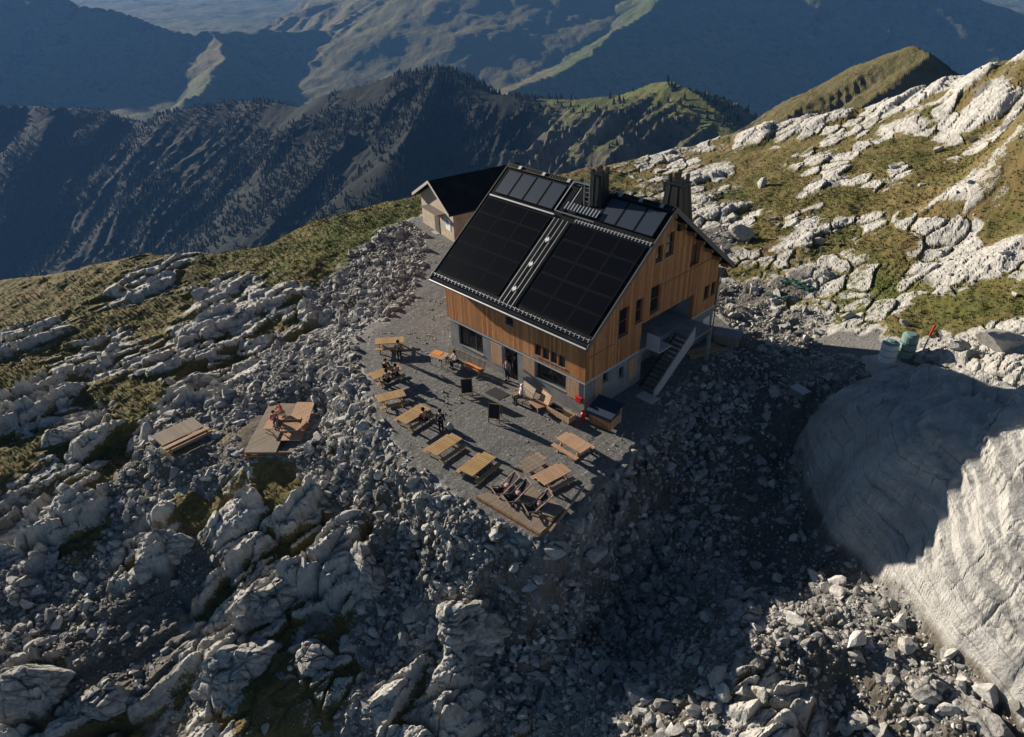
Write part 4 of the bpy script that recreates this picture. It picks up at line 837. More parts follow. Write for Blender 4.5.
b = MB(); b.box(-1.0, 1.0, -.32, -.27, .1, .52); b.box(-1.0, 1.0, .27, .32, .1, .52); b.box(-1.0, -.95, -.269, .269, .1, .52); b.box(.95, 1.0, -.269, .269, .1, .52); b.build('box', M_shut, t, .006)
b = MB(); b.box(-.945, .945, -.265, .265, .1, .40); b.build('soil', mat('soil', (.03,.022,.015), .95), t)
for a_ in (-.85, .85): b = MB(); b.box(a_-.05, a_+.05, -.3, .3, 0, .099); b.build('foot', M_trim, t)
# stall with a blue tarp at the corner, red gas bottles
t = empty('covered_stall', (1.35, .45, tz(1.35, .45)), R(6), 'wooden stall under a dark blue sloping tarp at the right corner of the hut', 'stall'); t.scale = (.85, .85, .85)
b = MB()
for i in range(5): b.box(-.95, .95, -.78, -.75, .12+i*.16, .12+i*.16+.145)
b.build('front_boards', M_clad, t)
b = MB()
for i in range(5): b.box(.952, .98, -.7, .75, .12+i*.16, .12+i*.16+.145)
b.build('side_boards', M_table2, t)
for a_, c_ in ((-.9,-.7),(.9,-.7),(-.9,.7),(.9,.7)): b = MB(); b.box(a_-.045, a_+.045, c_-.045, c_+.045, 0, 1.25 if c_ < 0 else 1.6); b.build('post', M_table2, t)
b = MB(); b.prism([(-1.1,-.9,1.22),(1.1,-.9,1.22),(1.1,.85,1.66),(-1.1,.85,1.66)], (0,0,.02)); b.prism([(-1.1,-.92,.95),(1.1,-.92,.95),(1.1,-.92,1.235),(-1.1,-.92,1.235)], (0,.018,0)); b.build('tarp', M_blue, t)
b = MB(); b.box(-.85, .85, -.7, .7, .80, .84); b.build('counter', M_shut, t)
def gas(x, y, label, z=None):
    t = empty('gas_bottle', (x, y, tz(x, y) if z is None else z), 0, label, 'gas bottle', None)
    b = MB(); b.tube((0,0,.02),(0,0,.52),.15,14); b.tube((0,0,.52),(0,0,.60),.15,14,.06); b.build('tank', M_red, t); b = MB(); b.tube((0,0,.60),(0,0,.68),.03); b.tube((0,0,.66),(0,0,.74),.10,10); b.build('collar', M_dark, t)
gas(.22, -.35, 'red gas bottle standing between the stall and the hut corner')
t = empty('letter_box', (-.35, -.14, 1.0), 0, 'small red box hanging on the front wall by the right corner', 'letter box')
b = MB(); b.box(-.22, .22, -.10, .09, 0, .42); b.build('box', M_red, t, .015); b = MB(); b.box(-.25,.25,-.13,.09,.421,.45); b.build('lid', M_red, t)

# ------------------------------------------------------------------ plank decks among the rocks on the left
t = empty('lower_plank_deck', (-23.1, -17.5, -4.0), R(92), 'bare plank deck with a long bench on the rocks, far left', 'deck')
b = MB()
for i in range(9): b.box(-1.6+.02*(i%2), 1.55, -.3+i*.2, -.3+i*.2+.19, .22, .26)
b.build('planks', M_deck, t)
b = MB(); b.box(-1.5,-1.4,-.3,1.5,-.3,.219); b.box(1.35,1.45,-.3,1.5,-.3,.219); b.box(-.05,.05,-.3,1.5,-.3,.219); b.build('bearers', M_trim, t)
b = MB(); b.box(-1.75, 1.7, -.95, -.62, .28, .33); b.box(-1.65, 1.95, -1.28, -1.0, .10, .15); b.build('bench_planks', M_shut, t)
for a_ in (-1.4, 1.4): b = MB(); b.box(a_-.05, a_+.05, -1.25, -.62, -.35, .099); b.box(a_-.05, a_+.05, -.93, -.64, .151, .279); b.build('trestle', M_trim, t)
PZ = -3.0; Q = [Vector((-20.9,-11.5,0)), Vector((-16.75,-15.75,0)), Vector((-14.1,-13.2,0)), Vector((-18.3,-9.2,0))]
t = empty('sun_deck', (0, 0, PZ), 0, 'square plank deck with loungers and people in red on the rocks left of the terrace', 'deck')
planks(t, Q[0], Q[1], Q[1].lerp(Q[2], .6), Q[0].lerp(Q[3], .6), 12, -.02, .02, M_deck, 'lower_planks')
planks(t, Q[0].lerp(Q[3], .61), Q[1].lerp(Q[2], .61)+Vector((-.8,.8,0)), Q[2]+Vector((-.8,.8,0)), Q[3], 7, .12, .16, M_table2, 'upper_planks')
b = MB()
for f in (0, .5, 1): 
    p_, q_ = Q[0].lerp(Q[1], f*.96+.02), Q[3].lerp(Q[2], f*.96+.02); b.bar((p_.x,p_.y,-.12), (q_.x,q_.y,-.12), .12, .18)
b.bar((Q[0].x,Q[0].y,-.45),(Q[1].x,Q[1].y,-.45),.1,.4); b.bar((Q[1].x,Q[1].y,-.45),(Q[2].x,Q[2].y,-.45),.1,.4); b.build('bearers', M_trim, t)
ax = (Q[1]-Q[0]).normalized(); an = math.atan2(ax.y, ax.x)
def deckpt(u, v): return Q[0].lerp(Q[1], u).lerp(Q[3].lerp(Q[2], u), v)
p_ = deckpt(.42, .62); t = empty('box_bench', (p_.x, p_.y, PZ+.03), an+R(92), 'pale box bench in the middle of the deck on the rocks', 'bench')
b = MB(); b.box(-.95,.95,-.24,.24,.40,.45); b.build('seat', M_shut, t); b = MB(); b.box(-.9,.9,-.2,-.17,0,.399); b.box(-.9,.9,.17,.2,0,.399); b.build('side_board', M_trim, t)
p_ = deckpt(.60, .82); t = empty('slatted_lounger', (p_.x, p_.y, PZ+.16), an+R(92), 'slatted wooden sun lounger at the right edge of the deck on the rocks', 'sun lounger')
b = MB()
for i in range(9): b.box(-.95+i*.135, -.95+i*.135+.11, -.5, .5, .28, .31)
b.build('seat_slats', M_shut, t); b = MB()
for i in range(6): b.bar((.32+i*.11, -.5, .33+i*.10), (.32+i*.11, .5, .33+i*.10), .10, .025)
b.build('back_slats', M_shut, t)
for s_ in (-.46, .46): b = MB(); b.box(-.9,.9,s_-.03,s_+.03,.18,.279); b.box(-.8,-.72,s_-.03,s_+.03,0,.179); b.box(.6,.68,s_-.03,s_+.03,0,.179); b.bar((.3,s_,.28),(.95,s_,.85),.05); b.build('side_frame', M_trim, t)
p_ = deckpt(.55, .30); t = empty('folding_table', (p_.x, p_.y, PZ+.02), an, 'small low wooden table at the near edge of the deck on the rocks', 'table')
b = MB(); b.box(-.55,.55,-.3,.3,.38,.42); b.build('top', M_shut, t)
for a_ in (-.45,.45): b = MB(); b.bar((a_,-.25,0),(a_,.25,.38),.04); b.bar((a_,.25,0),(a_,-.25,.379),.04); b.build('leg', M_trim, t)

# ------------------------------------------------------------------ right-hand side
wx, wy = 12.35, 15.59
def hgt(x, y): return ground_z(x, y)
t = empty('water_tank', (wx, wy, hgt(wx, wy)+.5), R(-30), 'white upright water tank on a pale base beside the gravel yard', 'tank')
b = MB(); b.tube((0,0,.25),(0,0,1.55),.52,24); b.build('body', M_white, t, smooth=False); b = MB(); b.tube((0,0,1.552),(0,0,1.68),.52,24,.34); b.tube((0,0,1.68),(0,0,1.75),.2,14); b.build('lid', M_green, t)
b = MB(); b.box(-.8,.8,-.8,.8,-.9,.249); b.build('base', M_concl, t); b = MB(); b.tube((0,0,.7),(0,0,.74),.53,24); b.tube((0,0,1.15),(0,0,1.19),.53,24); b.build('strap', M_steel, t)
def barrel(x, y, label, lab2='barrel'):
    t = empty('green_barrel', (x, y, hgt(x, y)+.1), R(20), label, lab2, None)
    b = MB(); b.tube((0,0,0),(0,0,1.5),.5,20); b.build('body', M_green, t); b = MB(); b.tube((0,0,1.502),(0,0,1.62),.5,20,.3); b.build('lid', M_green, t)
    b = MB(); b.tube((0,0,.5),(0,0,.55),.515,20); b.tube((0,0,1.0),(0,0,1.05),.515,20); b.build('hoop', M_dark, t)
barrel(wx+.75, wy+1.0, 'dull green barrel between the white tank and the red pole')
x_, y_ = wx+1.5, wy+1.6; t = empty('red_marker_pole', (x_, y_, hgt(x_, y_)), 0, 'red marker pole leaning behind the green barrel', 'pole')
b = MB(); b.tube((0,0,-.2),(.15,0,1.1),.05); b.build('post', M_steel, t); b = MB(); b.tube((.15,0,1.1),(.26,0,1.9),.075,10); b.build('red_sleeve', M_red, t)
x_, y_ = 8.68, 11.92
t = empty('white_crate', (x_, y_, hgt(x_, y_)), R(-15), 'small pale crate lying in the shade left of the great slab', 'crate')
b = MB(); b.box(-.55,.55,-.35,.35,.0,.04); b.box(-.55,.55,-.35,-.31,.041,.5); b.box(-.55,.55,.31,.35,.041,.5); b.box(-.55,-.51,-.309,.309,.041,.5); b.box(.51,.55,-.309,.309,.041,.5); b.build('sides', M_steel, t); b = MB(); b.box(-.58,.58,-.38,.38,.502,.54); b.build('lid', M_concl, t)
for k, (px_, lab) in enumerate((((0.92, 23.48), 'green tarp sheet spread lowest on the brown ground behind the hut'), ((0.77, 25.40), 'green tarp sheet spread in the middle of three behind the hut'), ((2.07, 25.24), 'green tarp sheet spread rightmost of three behind the hut'))):
    px, py = px_; b = MB(); n_ = 6; Vg = []
    for i in range(n_+1):
        for j in range(n_+1):
            xx, yy = px-.75+1.5*i/n_, py-.35+.7*j/n_; Vg.append((xx, yy, hgt(xx, yy)+.10+.04*math.sin(i*2.1+j*1.3+k)))
    Fg = [(i*(n_+1)+j, (i+1)*(n_+1)+j, (i+1)*(n_+1)+j+1, i*(n_+1)+j+1) for i in range(n_) for j in range(n_)]
    b.add(Vg, Fg); o = b.build('ground_sheet', M_grnt); sol = o.modifiers.new('s', 'SOLIDIFY'); sol.thickness = .03; props(o, lab, 'tarp', 'green tarp sheets behind the hut')
# clutter along the gable foot
for x_, y_, a_, lab, L in ((1.0, 12.3, 72, 'stack of leaning timber planks along the foot of the gable wall', 3.2),):
    t = empty('timber_stack', (x_, y_, tz(x_, y_)), R(a_), lab, 'timber stack')
    for i in range(4): b = MB(); b.box(-L/2+.1*i, L/2-.13*i, -.5+i*.24, -.5+i*.24+.2, .02+.06*(i % 2), .10+.06*(i % 2)+.03*i); b.build('plank', (M_table, M_weath, M_shut, M_weath)[i], t)
t = empty('covered_trailer', (1.6, 14.6, tz(1.6, 14.6)), R(20), 'grey tarpaulin-covered crate behind the outside stair', 'covered crate')
b = MB(); b.box(-.9,.9,-.6,.6,.1,.9); b.build('crate', M_weath, t); b = MB(); b.prism([(-1,-.7,.85),(1,-.7,.85),(1,0,1.15),(-1,0,1.15)], (0,0,.03)); b.prism([(-1,.001,1.15),(1,.001,1.15),(1,.7,.85),(-1,.7,.85)], (0,0,.03)); b.build('cover', M_steel, t)

# ------------------------------------------------------------------ people
M_skin = mat('skin', (.50,.30,.21), .6); CL = {}
def cloth(c):
    if c not in CL:
        CL[c] = mat('cloth', c, .9, spec=.1); N = NT(CL[c]); N.col(N.mix(N.mr(N.noise(N.coord(), 7, 4), .4, .7, 0, .5), c, tuple(v*.5 for v in c)))
    return CL[c]
def skin_mesh(name, joints, edges, rad, m, parent, root=0, sub=1):
    me = bpy.data.meshes.new(name); me.from_pydata(joints, edges, []); o = bpy.data.objects.new(name, me); COL.objects.link(o)
    sk = o.modifiers.new('skin', 'SKIN'); su = o.modifiers.new('sub', 'SUBSURF'); su.levels = su.render_levels = sub
    for i, v in enumerate(me.skin_vertices[0].data): v.radius = rad[i] if isinstance(rad[i], tuple) else (rad[i], rad[i]); v.use_root = (i == root)
    bpy.context.view_layer.update(); dg = bpy.context.evaluated_depsgraph_get(); nm = bpy.data.meshes.new_from_object(o.evaluated_get(dg), depsgraph=dg)
    o.modifiers.clear(); o.data = nm; nm.name = name; nm.materials.clear(); nm.materials.append(m); bpy.data.meshes.remove(me)
    for p_ in nm.polygons: p_.use_smooth = True
    o.parent = parent; return o
def person(x, y, z, ang, label, pose='stand', top=(.03,.035,.05), legs=(.03,.035,.05), hair=(.03,.02,.015), cap=None, arms='down', group=None, lean=0.):
    """facing +x before turning; z = ground under the feet; sitting hips at .47"""
    t = empty('person', (x, y, z), ang, label, 'person', group)
    sit = pose != 'stand'; hz_ = .50 if sit else .92; L = lean
    P = {'pel': (0,0,hz_), 'bel': (L*.3,0,hz_+.20), 'che': (L*.75,0,hz_+.40), 'nek': (L*1.0,0,hz_+.54), 'hd0': (L*1.1+.01,0,hz_+.62), 'hd1': (L*1.15+.03,0,hz_+.71), 'hd2': (L*1.15+.02,0,hz_+.80)}
    for s_, n_ in ((1,'l'),(-1,'r')):
        P['hip'+n_] = (0,.09*s_,hz_-.03)
        if sit: P['kne'+n_] = (.44,.12*s_,hz_-.02); P['ank'+n_] = (.42+(.25 if pose == 'recline' else 0),.12*s_,.07); P['toe'+n_] = (.60+(.25 if pose == 'recline' else 0),.13*s_,.04)
        else: P['kne'+n_] = (.03,.10*s_,.49); P['ank'+n_] = (-.01,.11*s_,.08); P['toe'+n_] = (.17,.13*s_,.04)
        P['sho'+n_] = (L*.95,.19*s_,hz_+.46)
        if arms == 'fwd': P['elb'+n_] = (L+.10,.25*s_,hz_+.22); P['wri'+n_] = (L+.33,.15*s_,hz_+.22); P['han'+n_] = (L+.41,.13*s_,hz_+.22)
        elif arms == 'up' and n_ == 'l': P['elb'+n_] = (L+.12,.33*s_,hz_+.38); P['wri'+n_] = (L+.22,.16*s_,hz_+.60); P['han'+n_] = (L+.20,.12*s_,hz_+.68)
        else: P['elb'+n_] = (L-.02,.26*s_,hz_+.20); P['wri'+n_] = (L+.08,.27*s_,hz_-.03); P['han'+n_] = (L+.11,.27*s_,hz_-.12)
    Rd = dict(pel=(.13,.11), bel=(.12,.10), che=(.15,.11), nek=.055, hd0=.075, hd1=.098, hd2=.075, hip=.088, kne=.060, ank=.042, toe=.036, sho=.062, elb=.044, wri=.031, han=.034)
    ks = list(P); ii = {k_: i for i, k_ in enumerate(ks)}; rad = [Rd[k_[:3]] if k_[:3] in Rd else .05 for k_ in ks]; rad = [Rd[k_] if k_ in Rd else Rd[k_[:3]] for k_ in ks]
    E = [('pel','bel'),('bel','che'),('che','nek'),('nek','hd0'),('hd0','hd1'),('hd1','hd2')]
    for n_ in 'lr': E += [('pel','hip'+n_),('hip'+n_,'kne'+n_),('kne'+n_,'ank'+n_),('ank'+n_,'toe'+n_),('che','sho'+n_),('sho'+n_,'elb'+n_),('elb'+n_,'wri'+n_),('wri'+n_,'han'+n_)]
    skin_mesh('body', [P[k_] for k_ in ks], [(ii[a_], ii[b_]) for a_, b_ in E], rad, M_skin, t)
    def sub_(name, keys, m, grow, trim={}):
        kk = [k_ for k_ in ks if k_ in keys]; jj = {k_: i for i, k_ in enumerate(kk)}
        r_ = [tuple(q+grow for q in Rd[k_]) if isinstance(Rd.get(k_, Rd.get(k_[:3])), tuple) else (Rd.get(k_) or Rd[k_[:3]])+grow for k_ in kk]
        return skin_mesh(name, [P[k_] for k_ in kk], [(jj[a_], jj[b_]) for a_, b_ in E if a_ in jj and b_ in jj], r_, m, t)
    sub_('jacket', {'pel','bel','che','shol','shor','elbl','elbr','wril','wrir'}, cloth(top), .018)
    sub_('trousers', {'pel','hipl','hipr','knel','kner','ankl','ankr'}, cloth(legs), .014)
    hx, hy, hz2 = P['hd1']; b = MB(); V, F = ico(3)
    if cap: keep = lambda v: v[2] > .12 or (v[2] > -.02 and v[0] > .82)
    else: keep = lambda v: v[2] > .25 or (v[0] < -.15 and v[2] > -.75)
    b.add([(hx-.015+v[0]*.122, v[1]*.118, hz2+.015+v[2]*.135) for v in V], [tuple(f) for f in F if all(keep(V[i]) for i in f)])
    o = b.build('cap' if cap else 'hair', cloth(cap or hair), t); sol = o.modifiers.new('s', 'SOLIDIFY'); sol.thickness = .012; sol.offset = 1
    b = MB(); b.ball((hx+.115, 0, hz2-.005), .02, 1, (1,.8,1.3)); b.build('nose', M_skin, t)
    b = MB(); b.ball((hx+.098, .038, hz2+.022), .012, 1); b.ball((hx+.098, -.038, hz2+.022), .012, 1); b.build('eyes', M_black, t)
    for s_, n_ in ((1,'l'),(-1,'r')):
        h_ = Vector(P['han'+n_]); w_ = Vector(P['wri'+n_]); d_ = (h_-w_).normalized(); sdv = d_.cross(Vector((1,0,0)) if abs(d_.x) < .8 else Vector((0,0,1))).normalized(); b = MB()
        for i, ln in enumerate((.06,.07,.066,.05)):
            o_ = h_+sdv*(i-1.5)*.017; m1 = o_+d_*(.03+ln*.5); m2 = m1+(d_*.8+d_.cross(sdv)*.45)*ln*.6; b.tube(o_, m1, .009, 6, .0085); b.tube(m1, m2, .0085, 6, .006)
        th = h_-d_*.01+sdv*.03*s_; b.tube(th, th+(d_*.6+sdv*.6*s_)*.05, .010, 6, .007); b.build('fingers', M_skin, t)
    for s_, n_ in ((1,'l'),(-1,'r')): b = MB(); a_ = Vector(P['ank'+n_]); b.ball((a_.x+.08, a_.y, .045+max(0, a_.z-.08)), .05, 2, (2.5, .95, .9)); b.build('shoe', cloth((.025,.02,.018)), t, smooth=True)
    return t
gA = 'people at the tables on the terrace'
person(-14.35, -3.9, tz(-14.35,-3.9), R(150), 'standing person in dark clothes beside the farthest left picnic table', 'stand', group=gA, arms='fwd')
person(-12.21, -6.5, tz(-12.21,-6.5), R(174), 'seated person in black with arms on the table, nearer the viewer of two', 'sit', (.02,.02,.022), (.02,.02,.03), group=gA, arms='fwd', lean=.12)
person(-12.32, -5.65, tz(-12.32,-5.65), R(176), 'seated person in dark brown on the same bench, farther from the viewer', 'sit', (.05,.025,.02), (.03,.03,.04), group=gA, arms='fwd', lean=.1)
person(-13.62, -5.7, tz(-13.62,-5.7), R(0), 'person with dark hair seated on the outer bench facing the hut', 'sit', (.04,.03,.03), (.03,.03,.04), group=gA, arms='fwd', lean=.1)
person(-6.66, -7.7, tz(-6.66,-7.7), R(180), 'seated person in a dark red jacket at the table with the pale rucksack', 'sit', (.10,.03,.03), (.02,.025,.05), group=gA, arms='fwd', lean=.12)
person(-5.4, -7.45, tz(-5.4,-7.45), R(120), 'standing person in a dark blue jacket beside the pale rucksack', 'stand', (.02,.025,.045), (.02,.02,.025), group=gA)
t = empty('rucksack', (-5.15, -6.95, tz(-5.15,-6.95)), R(40), 'pale grey rucksack standing on the gravel by the standing person', 'rucksack')
b = MB(); b.ball((0,0,.30), .24, 3, (.8,1,1.25)); b.build('bag', cloth((.42,.42,.42)), t, smooth=True); b = MB(); b.ball((.16,0,.20), .14, 2, (.7,1.1,1)); b.build('pocket', cloth((.30,.30,.31)), t, smooth=True); b = MB(); b.bar((-.18,.1,.1),(-.2,.1,.5),.05,.02); b.bar((-.18,-.1,.1),(-.2,-.1,.5),.05,.02); b.build('strap', M_fab, t)
person(-10.75, -1.5, tz(-10.75,-1.5), R(-100), 'person in a white top seated on the slatted bench beside the orange cushion', 'sit', (.75,.74,.72), (.02,.02,.025), arms='fwd', lean=.12)
person(-6.75, -.3, .0, R(-80), 'person in grey standing in the entrance doorway', 'stand', (.30,.30,.30), (.05,.05,.06), arms='down')
person(-4.2, -1.55, tz(-4.2,-1.55)-.03, R(-105), 'person in a white cap and white shirt reclining on the seat by the door', 'sit', (.78,.77,.75), (.03,.03,.035), cap=(.85,.85,.83), arms='down', lean=-.12)
p_ = deckpt(.28, .42); person(p_.x, p_.y, PZ+.02, an+R(-40), 'person in an orange-red jacket sitting on the deck among the rocks', 'sit', (.72,.10,.03), (.25,.24,.22), arms='fwd', lean=.1)
p2 = deckpt(.46, .36); person(p2.x, p2.y, PZ+.02, an+R(20), 'person in a pinkish-red top beside the small low table on the rocks deck', 'sit', (.62,.06,.07), (.28,.29,.30), arms='fwd', lean=.16)
for q_, an_, lab in ((p_, -40, 'low wooden stool under the person in the orange-red jacket'), (p2, 20, 'low wooden stool under the person in the pinkish-red top')):
    t = empty('stool', (q_.x, q_.y, PZ+.02), an+R(an_), lab, 'stool'); b = MB(); b.box(-.17,.17,-.17,.17,.34,.38); b.build('seat', M_trim, t)
    for a_, c_ in ((-.13,-.13),(.13,-.13),(-.13,.13),(.13,.13)): b = MB(); b.box(a_-.02,a_+.02,c_-.02,c_+.02,0,.339); b.build('leg', M_trim, t)
p_ = deckpt(.40, .44); t = empty('day_pack', (p_.x, p_.y, PZ+.02), R(25), 'pale blue-white bag lying between the two people in red', 'bag'); b = MB(); b.ball((0,0,.2), .22, 3, (1.3,.9,.85)); b.build('bag', cloth((.62,.68,.78)), t, smooth=True); b = MB(); b.bar((-.2,.0,.36),(.2,.0,.38),.04,.02); b.build('strap', M_fab, t)

# ------------------------------------------------------------------ rock outcrops, boulders, grass
om = mat('pale_limestone', rough=.92, spec=.15); N = NT(om); p = N.coord(src='Object'); g_ = N.n('ShaderNodeNewGeometry'); p = g_.outputs['Position']
nm_ = N.noise(p, 1.5, 6, .62); cc = N.ramp(nm_, [(.28, (.23,.226,.22)), (.42, (.39,.382,.365)), (.60, (.52,.505,.48)), (.78, (.62,.60,.565))])
cc = N.mix(N.mr(N.noise(p, 3.4, 6, .65), .49, .64, 0, .45), cc, (.17,.165,.155)); cc = N.mix(N.math('MULTIPLY', N.attr('crack'), .85), cc, (.045,.043,.038))
cc = N.mix(N.mr(N.noise(p, .9, 5, .65), .56, .66, 0, .55), cc, (.13,.12,.07)); N.col(cc); N.nrm(N.bump(N.noise(p, 8, 6, .7), .12, .9))
def outcrop_rock(x, y, size, ang, tilt, seed, label, sink=.3, zoff=0.):
    g = np.random.default_rng(seed); V, F = ico(6); V = np.sign(V)*np.abs(V)**.6; V /= np.abs(V).max()
    for _ in range(20):
        nn = g.normal(size=3); nn[2] = abs(nn[2])*.8; nn /= np.linalg.norm(nn); dd = g.uniform(.45, .8); V = V-np.maximum(V@nn-dd, 0)[:, None]*nn*.97
    S = np.array(size)/2; X = V*S
    bed = np.array([math.sin(R(30)), .25, math.cos(R(30))]); bed /= np.linalg.norm(bed)
    q = X@bed; u = X[:,0]*.8+X[:,1]*.6; v = -X[:,0]*.6+X[:,1]*.8
    t = q/.55+.5*fbm(u*.7+seed, v*.7, 3, seed); gr = np.exp(-np.abs(t-np.floor(t)-.5)/.10)
    f1, f2, c, _, _ = worley(u/1.1+X[:,2]*.35+.3*fbm(u, v, 2, seed+1), v/.75+X[:,2]*.2, seed+2); ck = np.exp(-(f2-f1)/.06)
    t2 = (u*.9+.5*X[:,2])/.8+.6*fbm(v*.6, X[:,2]*.6+seed, 3, seed+5); gr2 = np.exp(-np.abs(t2-np.floor(t2)-.5)/.06)*.7
    nrm = X/np.linalg.norm(X, axis=1, keepdims=True)
    d = -.14*gr-.22*ck-.15*gr2+.38*(c-.5)+.20*fbm(u*.6+seed, v*.6+X[:,2]*.5, 4, seed+3)+.06*fbm(u*2.5, v*2.5+X[:,2]*2, 3, seed+4)
    X = X+nrm*(d*min(1.0, min(size)/2.2))[:, None]
    a, b_ = ang, tilt; Rz = np.array([[math.cos(a), -math.sin(a), 0], [math.sin(a), math.cos(a), 0], [0,0,1]]); Ry = np.array([[math.cos(b_),0,math.sin(b_)],[0,1,0],[-math.sin(b_),0,math.cos(b_)]])
    X = X@(Rz@Ry).T
    o = np_mesh('rock_outcrop', X, F, om, False, dict(crack=np.clip(np.maximum(np.maximum(gr*.7, ck), gr2), 0, 1)))
    o.location = (x, y, ground_z(x, y)+size[2]*(.5-sink)+zoff); return props(o, label, 'rock outcrop', 'pale limestone outcrops in the slope below the hut')
OC = [  # position, size, heading, tilt, label
 (3.35, -13.89, (4.6,3.0,3.6), 74, -14, 'biggest bright white fissured rock outcrop, standing below the tip of the terrace'),
 (-16.17, -22.80, (4.6,2.6,2.8), 72, -14, 'pale ribbed rock outcrop tilting up in the lower left slope between two dark hollows'),
 (-5.68, -23.38, (4.8,3.2,2.6), 78, -12, 'broad pale layered rock outcrop near the bottom edge, left of centre'),
 (-7.60, -19.84, (4.6,2.4,2.3), 66, -10, 'long blunt rock outcrop just above the broad layered one'),
 (-13.98, -32.05, (4.2,2.8,3.0), 62, -14, 'smooth grey rock outcrop in the bottom left corner'),
 (-3.71, -15.21, (1.8,2.6,2.8), 85, 6, 'narrow upright pale rock slab under the rubble below the terrace rim'),
 (-2.86, -19.98, (2.4,1.8,1.7), 50, -8, 'squat pale rock outcrop with a grassy foot, right of the broad layered one'),
 (-10.88, -29.34, (4.0,2.0,1.8), 60, -12, 'dark grey lying rock outcrop beside the bottom left corner one'),
 (-36.49, -6.19, (4.4,2.2,1.8), 70, -12, 'grey rock rib on the flank of the green grassy hump'),
 (-30.25, -13.84, (6.0,1.9,1.6), 66, -14, 'long low grey rock rib above the two plank decks'),
 (-7.19, -14.81, (2.6,1.8,1.6), 70, -12, 'small broken rock outcrop in the rubble left of the terrace'),
 (-33.45, -23.44, (3.6,2.0,1.5), 70, -10, 'flat pale rock outcrop in the grass at the left edge'),
 (-22.09, -30.18, (3.6,2.2,1.8), 70, -14, 'grey rock outcrop at the left edge above the smooth corner one'),
 (22.93, -3.23, (2.2,1.5,1.1), 30, -6, 'flat pale rock slab lying in the lit rubble at the lower right'),
 (24.88, -3.28, (3.4,1.8,1.1), -20, -6, 'wide pale rock slab at the right edge under the great smooth slab'),
 (14.63, -4.12, (2.6,2.0,1.6), 40, -10, 'brownish rock knob where the sunlit rubble begins'),
 (13.58, -7.46, (2.0,1.4,1.3), 60, -8, 'pale pointed rock at the edge of the gully shade'),
]
for k, (x_, y_, sz, a_, tl, lab) in enumerate(OC): g_s = 1.22 if k < 8 else 1.0; outcrop_rock(x_, y_, tuple(v*g_s for v in sz), R(a_), R(tl-4), 700+k*7, lab, .32)
# single big boulders one can point to
def boulder(x, y, s, k, label, group=None, tint=.6, zoff=.2):
    V, F = BSH[k % len(BSH)]; key = k % len(BSH)
    if key not in BME:
        o = np_mesh('boulder', V, F, sm_mat, False, dict(tint=np.full(len(V), tint))); BME[key] = o.data
    else: o = bpy.data.objects.new('boulder', BME[key]); COL.objects.link(o)
    o.location = (x, y, ground_z(x, y)+s*zoff); o.scale = (s, s, s); o.rotation_euler = (brg.normal(0, .3), brg.normal(0, .3), brg.uniform(0, 6.28)); return props(o, label, 'boulder', group)
BSH = SH3; BME = {}; brg = np.random.default_rng(77)
for k, (x_, y_, s_, lab) in enumerate([
 (-43.70, -6.57, 1.25, 'dark cubic boulder standing alone in the grass of the left plateau'),
 (-24.31, -11.02, .95, 'pale angular boulder at the top left of the scree slope'),
 (10.02, -9.11, .75, 'smooth pale boulder in the rubble at the bottom of the gully'),
 (19.15, -0.69, .6, 'dark rounded boulder at the foot of the great smooth slab'),
 (21.28, -1.98, .8, 'broad boulder half in shade among the lit rubble'),
 (6.18, -9.73, .8, 'big grey boulder directly under the tip of the plank deck'),
 (-37.94, -14.20, .8, 'pale boulder resting on the ledge of the left plateau'),
 (17.88, 18.27, 2.0, 'huge pale boulder at the right edge above the great slab'),
 (15.61, 17.34, .8, 'pale boulder by the grass bank right of the tank'),
 (-7.63, 31.75, 1.8, 'dark block in the shade directly behind the hut gable'),
 (-18.55, -7.49, .6, 'pale boulder in the scree left of the terrace tables')]): boulder(x_, y_, s_, k, lab, None, .6)
ZN = [('grey boulders on the rubble slope left of the terrace', 'medium grey angular boulder in the rubble slope left of and below the terrace', lambda x, y: (x < 1)&(y < 2)&(y > -34), 80, .40, .95),
      ('dark boulders in the shaded gully', 'grey boulder lying in the shaded gully to the right of the terrace', lambda x, y: (x > 6)&(y > -14)&(y < 14)&(x < 16), 45, .40, .85),
      ('pale boulders in the lower right rubble', 'pale angular boulder in the sunlit rubble at the lower right', lambda x, y: (x > 9)&(y < -4)&(x < 27), 60, .35, .8),
      ('boulders behind the hut', 'pale grey boulder on the hillside to the right of and behind the hut', lambda x, y: (y > 18)&(x > -25), 60, .45, 1.3)]
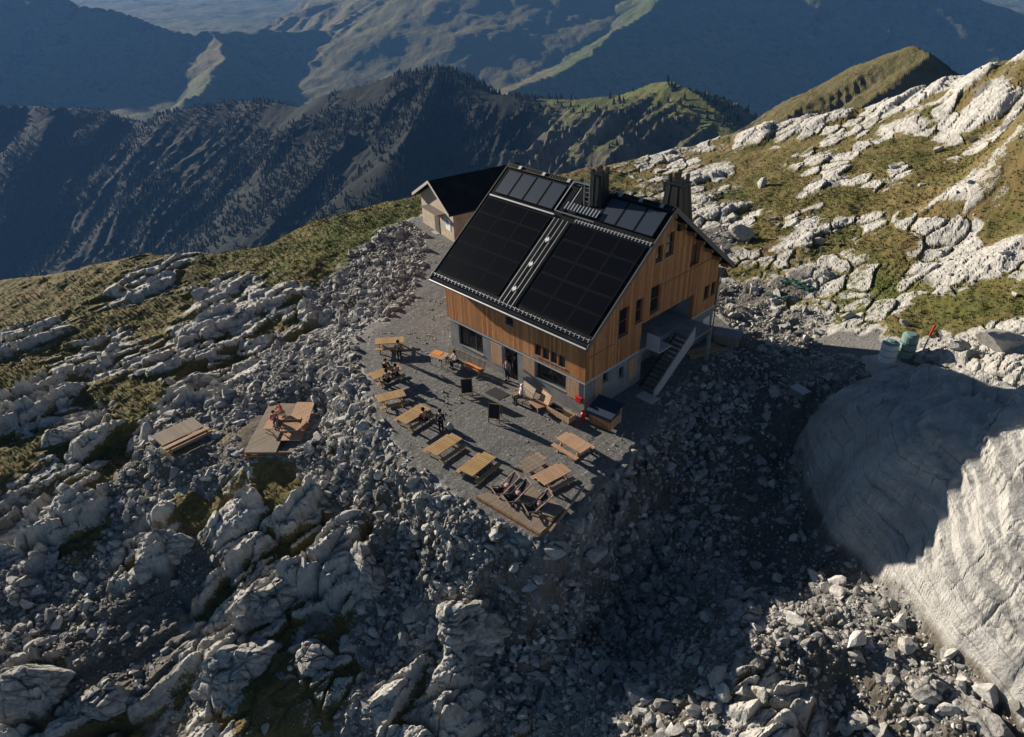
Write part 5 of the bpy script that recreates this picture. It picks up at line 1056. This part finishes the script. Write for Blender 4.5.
for q, (grp, lab, fn, n, a_, b_) in enumerate(ZN):
    w = np.where(fn(GX, GY), 1, 0)*(ATT['scree']*1.0+.35*ATT['rock']+.2*ATT['grass']*(q == 3))*(1-ATT['gravel'])*(1-ATT['slab'])*off_pad*area*sm(98, 90, rr); c = np.cumsum(w); c /= c[-1]
    for i in np.searchsorted(c, brg.random(n)): boulder(float(GX[i]), float(GY[i]), float(a_+(b_-a_)*brg.random()**2.2), int(brg.integers(0, 10)), lab, grp, .6)
# grass tufts
tg = mat('grass_blades', rough=.9, spec=.1); N = NT(tg)
N.col(N.ramp(N.attr('tint'), [(.0, (.07,.11,.02)), (.4, (.12,.125,.036)), (.75, (.20,.165,.065)), (1., (.27,.195,.09))]))
gw = np.clip(ATT['grass']-.45, 0, 1)*sm(100, 75, rr)*off_pad; tr_ = np.random.default_rng(9); nT = 26000
w = gw*area; c = np.cumsum(w); c /= c[-1]; i = np.searchsorted(c, tr_.random(nT)); nb = 5
h_ = tr_.uniform(.10, .30, nT)*(.7+.6*np.clip(lump[i]+.4, 0, 1)); base_ = np.c_[GX[i]+tr_.normal(0,.05,nT), GY[i]+tr_.normal(0,.05,nT), GZ[i]-.03]
VV = []
for b_ in range(nb):
    a_ = tr_.uniform(0, 6.28, nT); sp_ = tr_.uniform(.3, 1.0, nT)*h_; w_ = .035
    dx_, dy_ = np.cos(a_), np.sin(a_); tip = base_+np.c_[dx_*sp_, dy_*sp_, h_*tr_.uniform(.6, 1.1, nT)]
    l_ = base_+np.c_[-dy_*w_, dx_*w_, 0*h_]; r_ = base_-np.c_[-dy_*w_, dx_*w_, 0*h_]; VV.append(np.stack([l_, r_, tip], 1))
VV = np.concatenate(VV).reshape(-1, 3); tt = np.clip(.40-.30*ATT['lush'][i]+.5*fbm(GX[i]*.12, GY[i]*.12, 3, 97)+tr_.normal(0, .15, nT), 0, 1)
o = np_mesh('grass', VV, np.arange(len(VV)).reshape(-1, 3), tg, False, dict(tint=np.repeat(np.tile(tt, nb), 3))); o['kind'] = 'stuff'
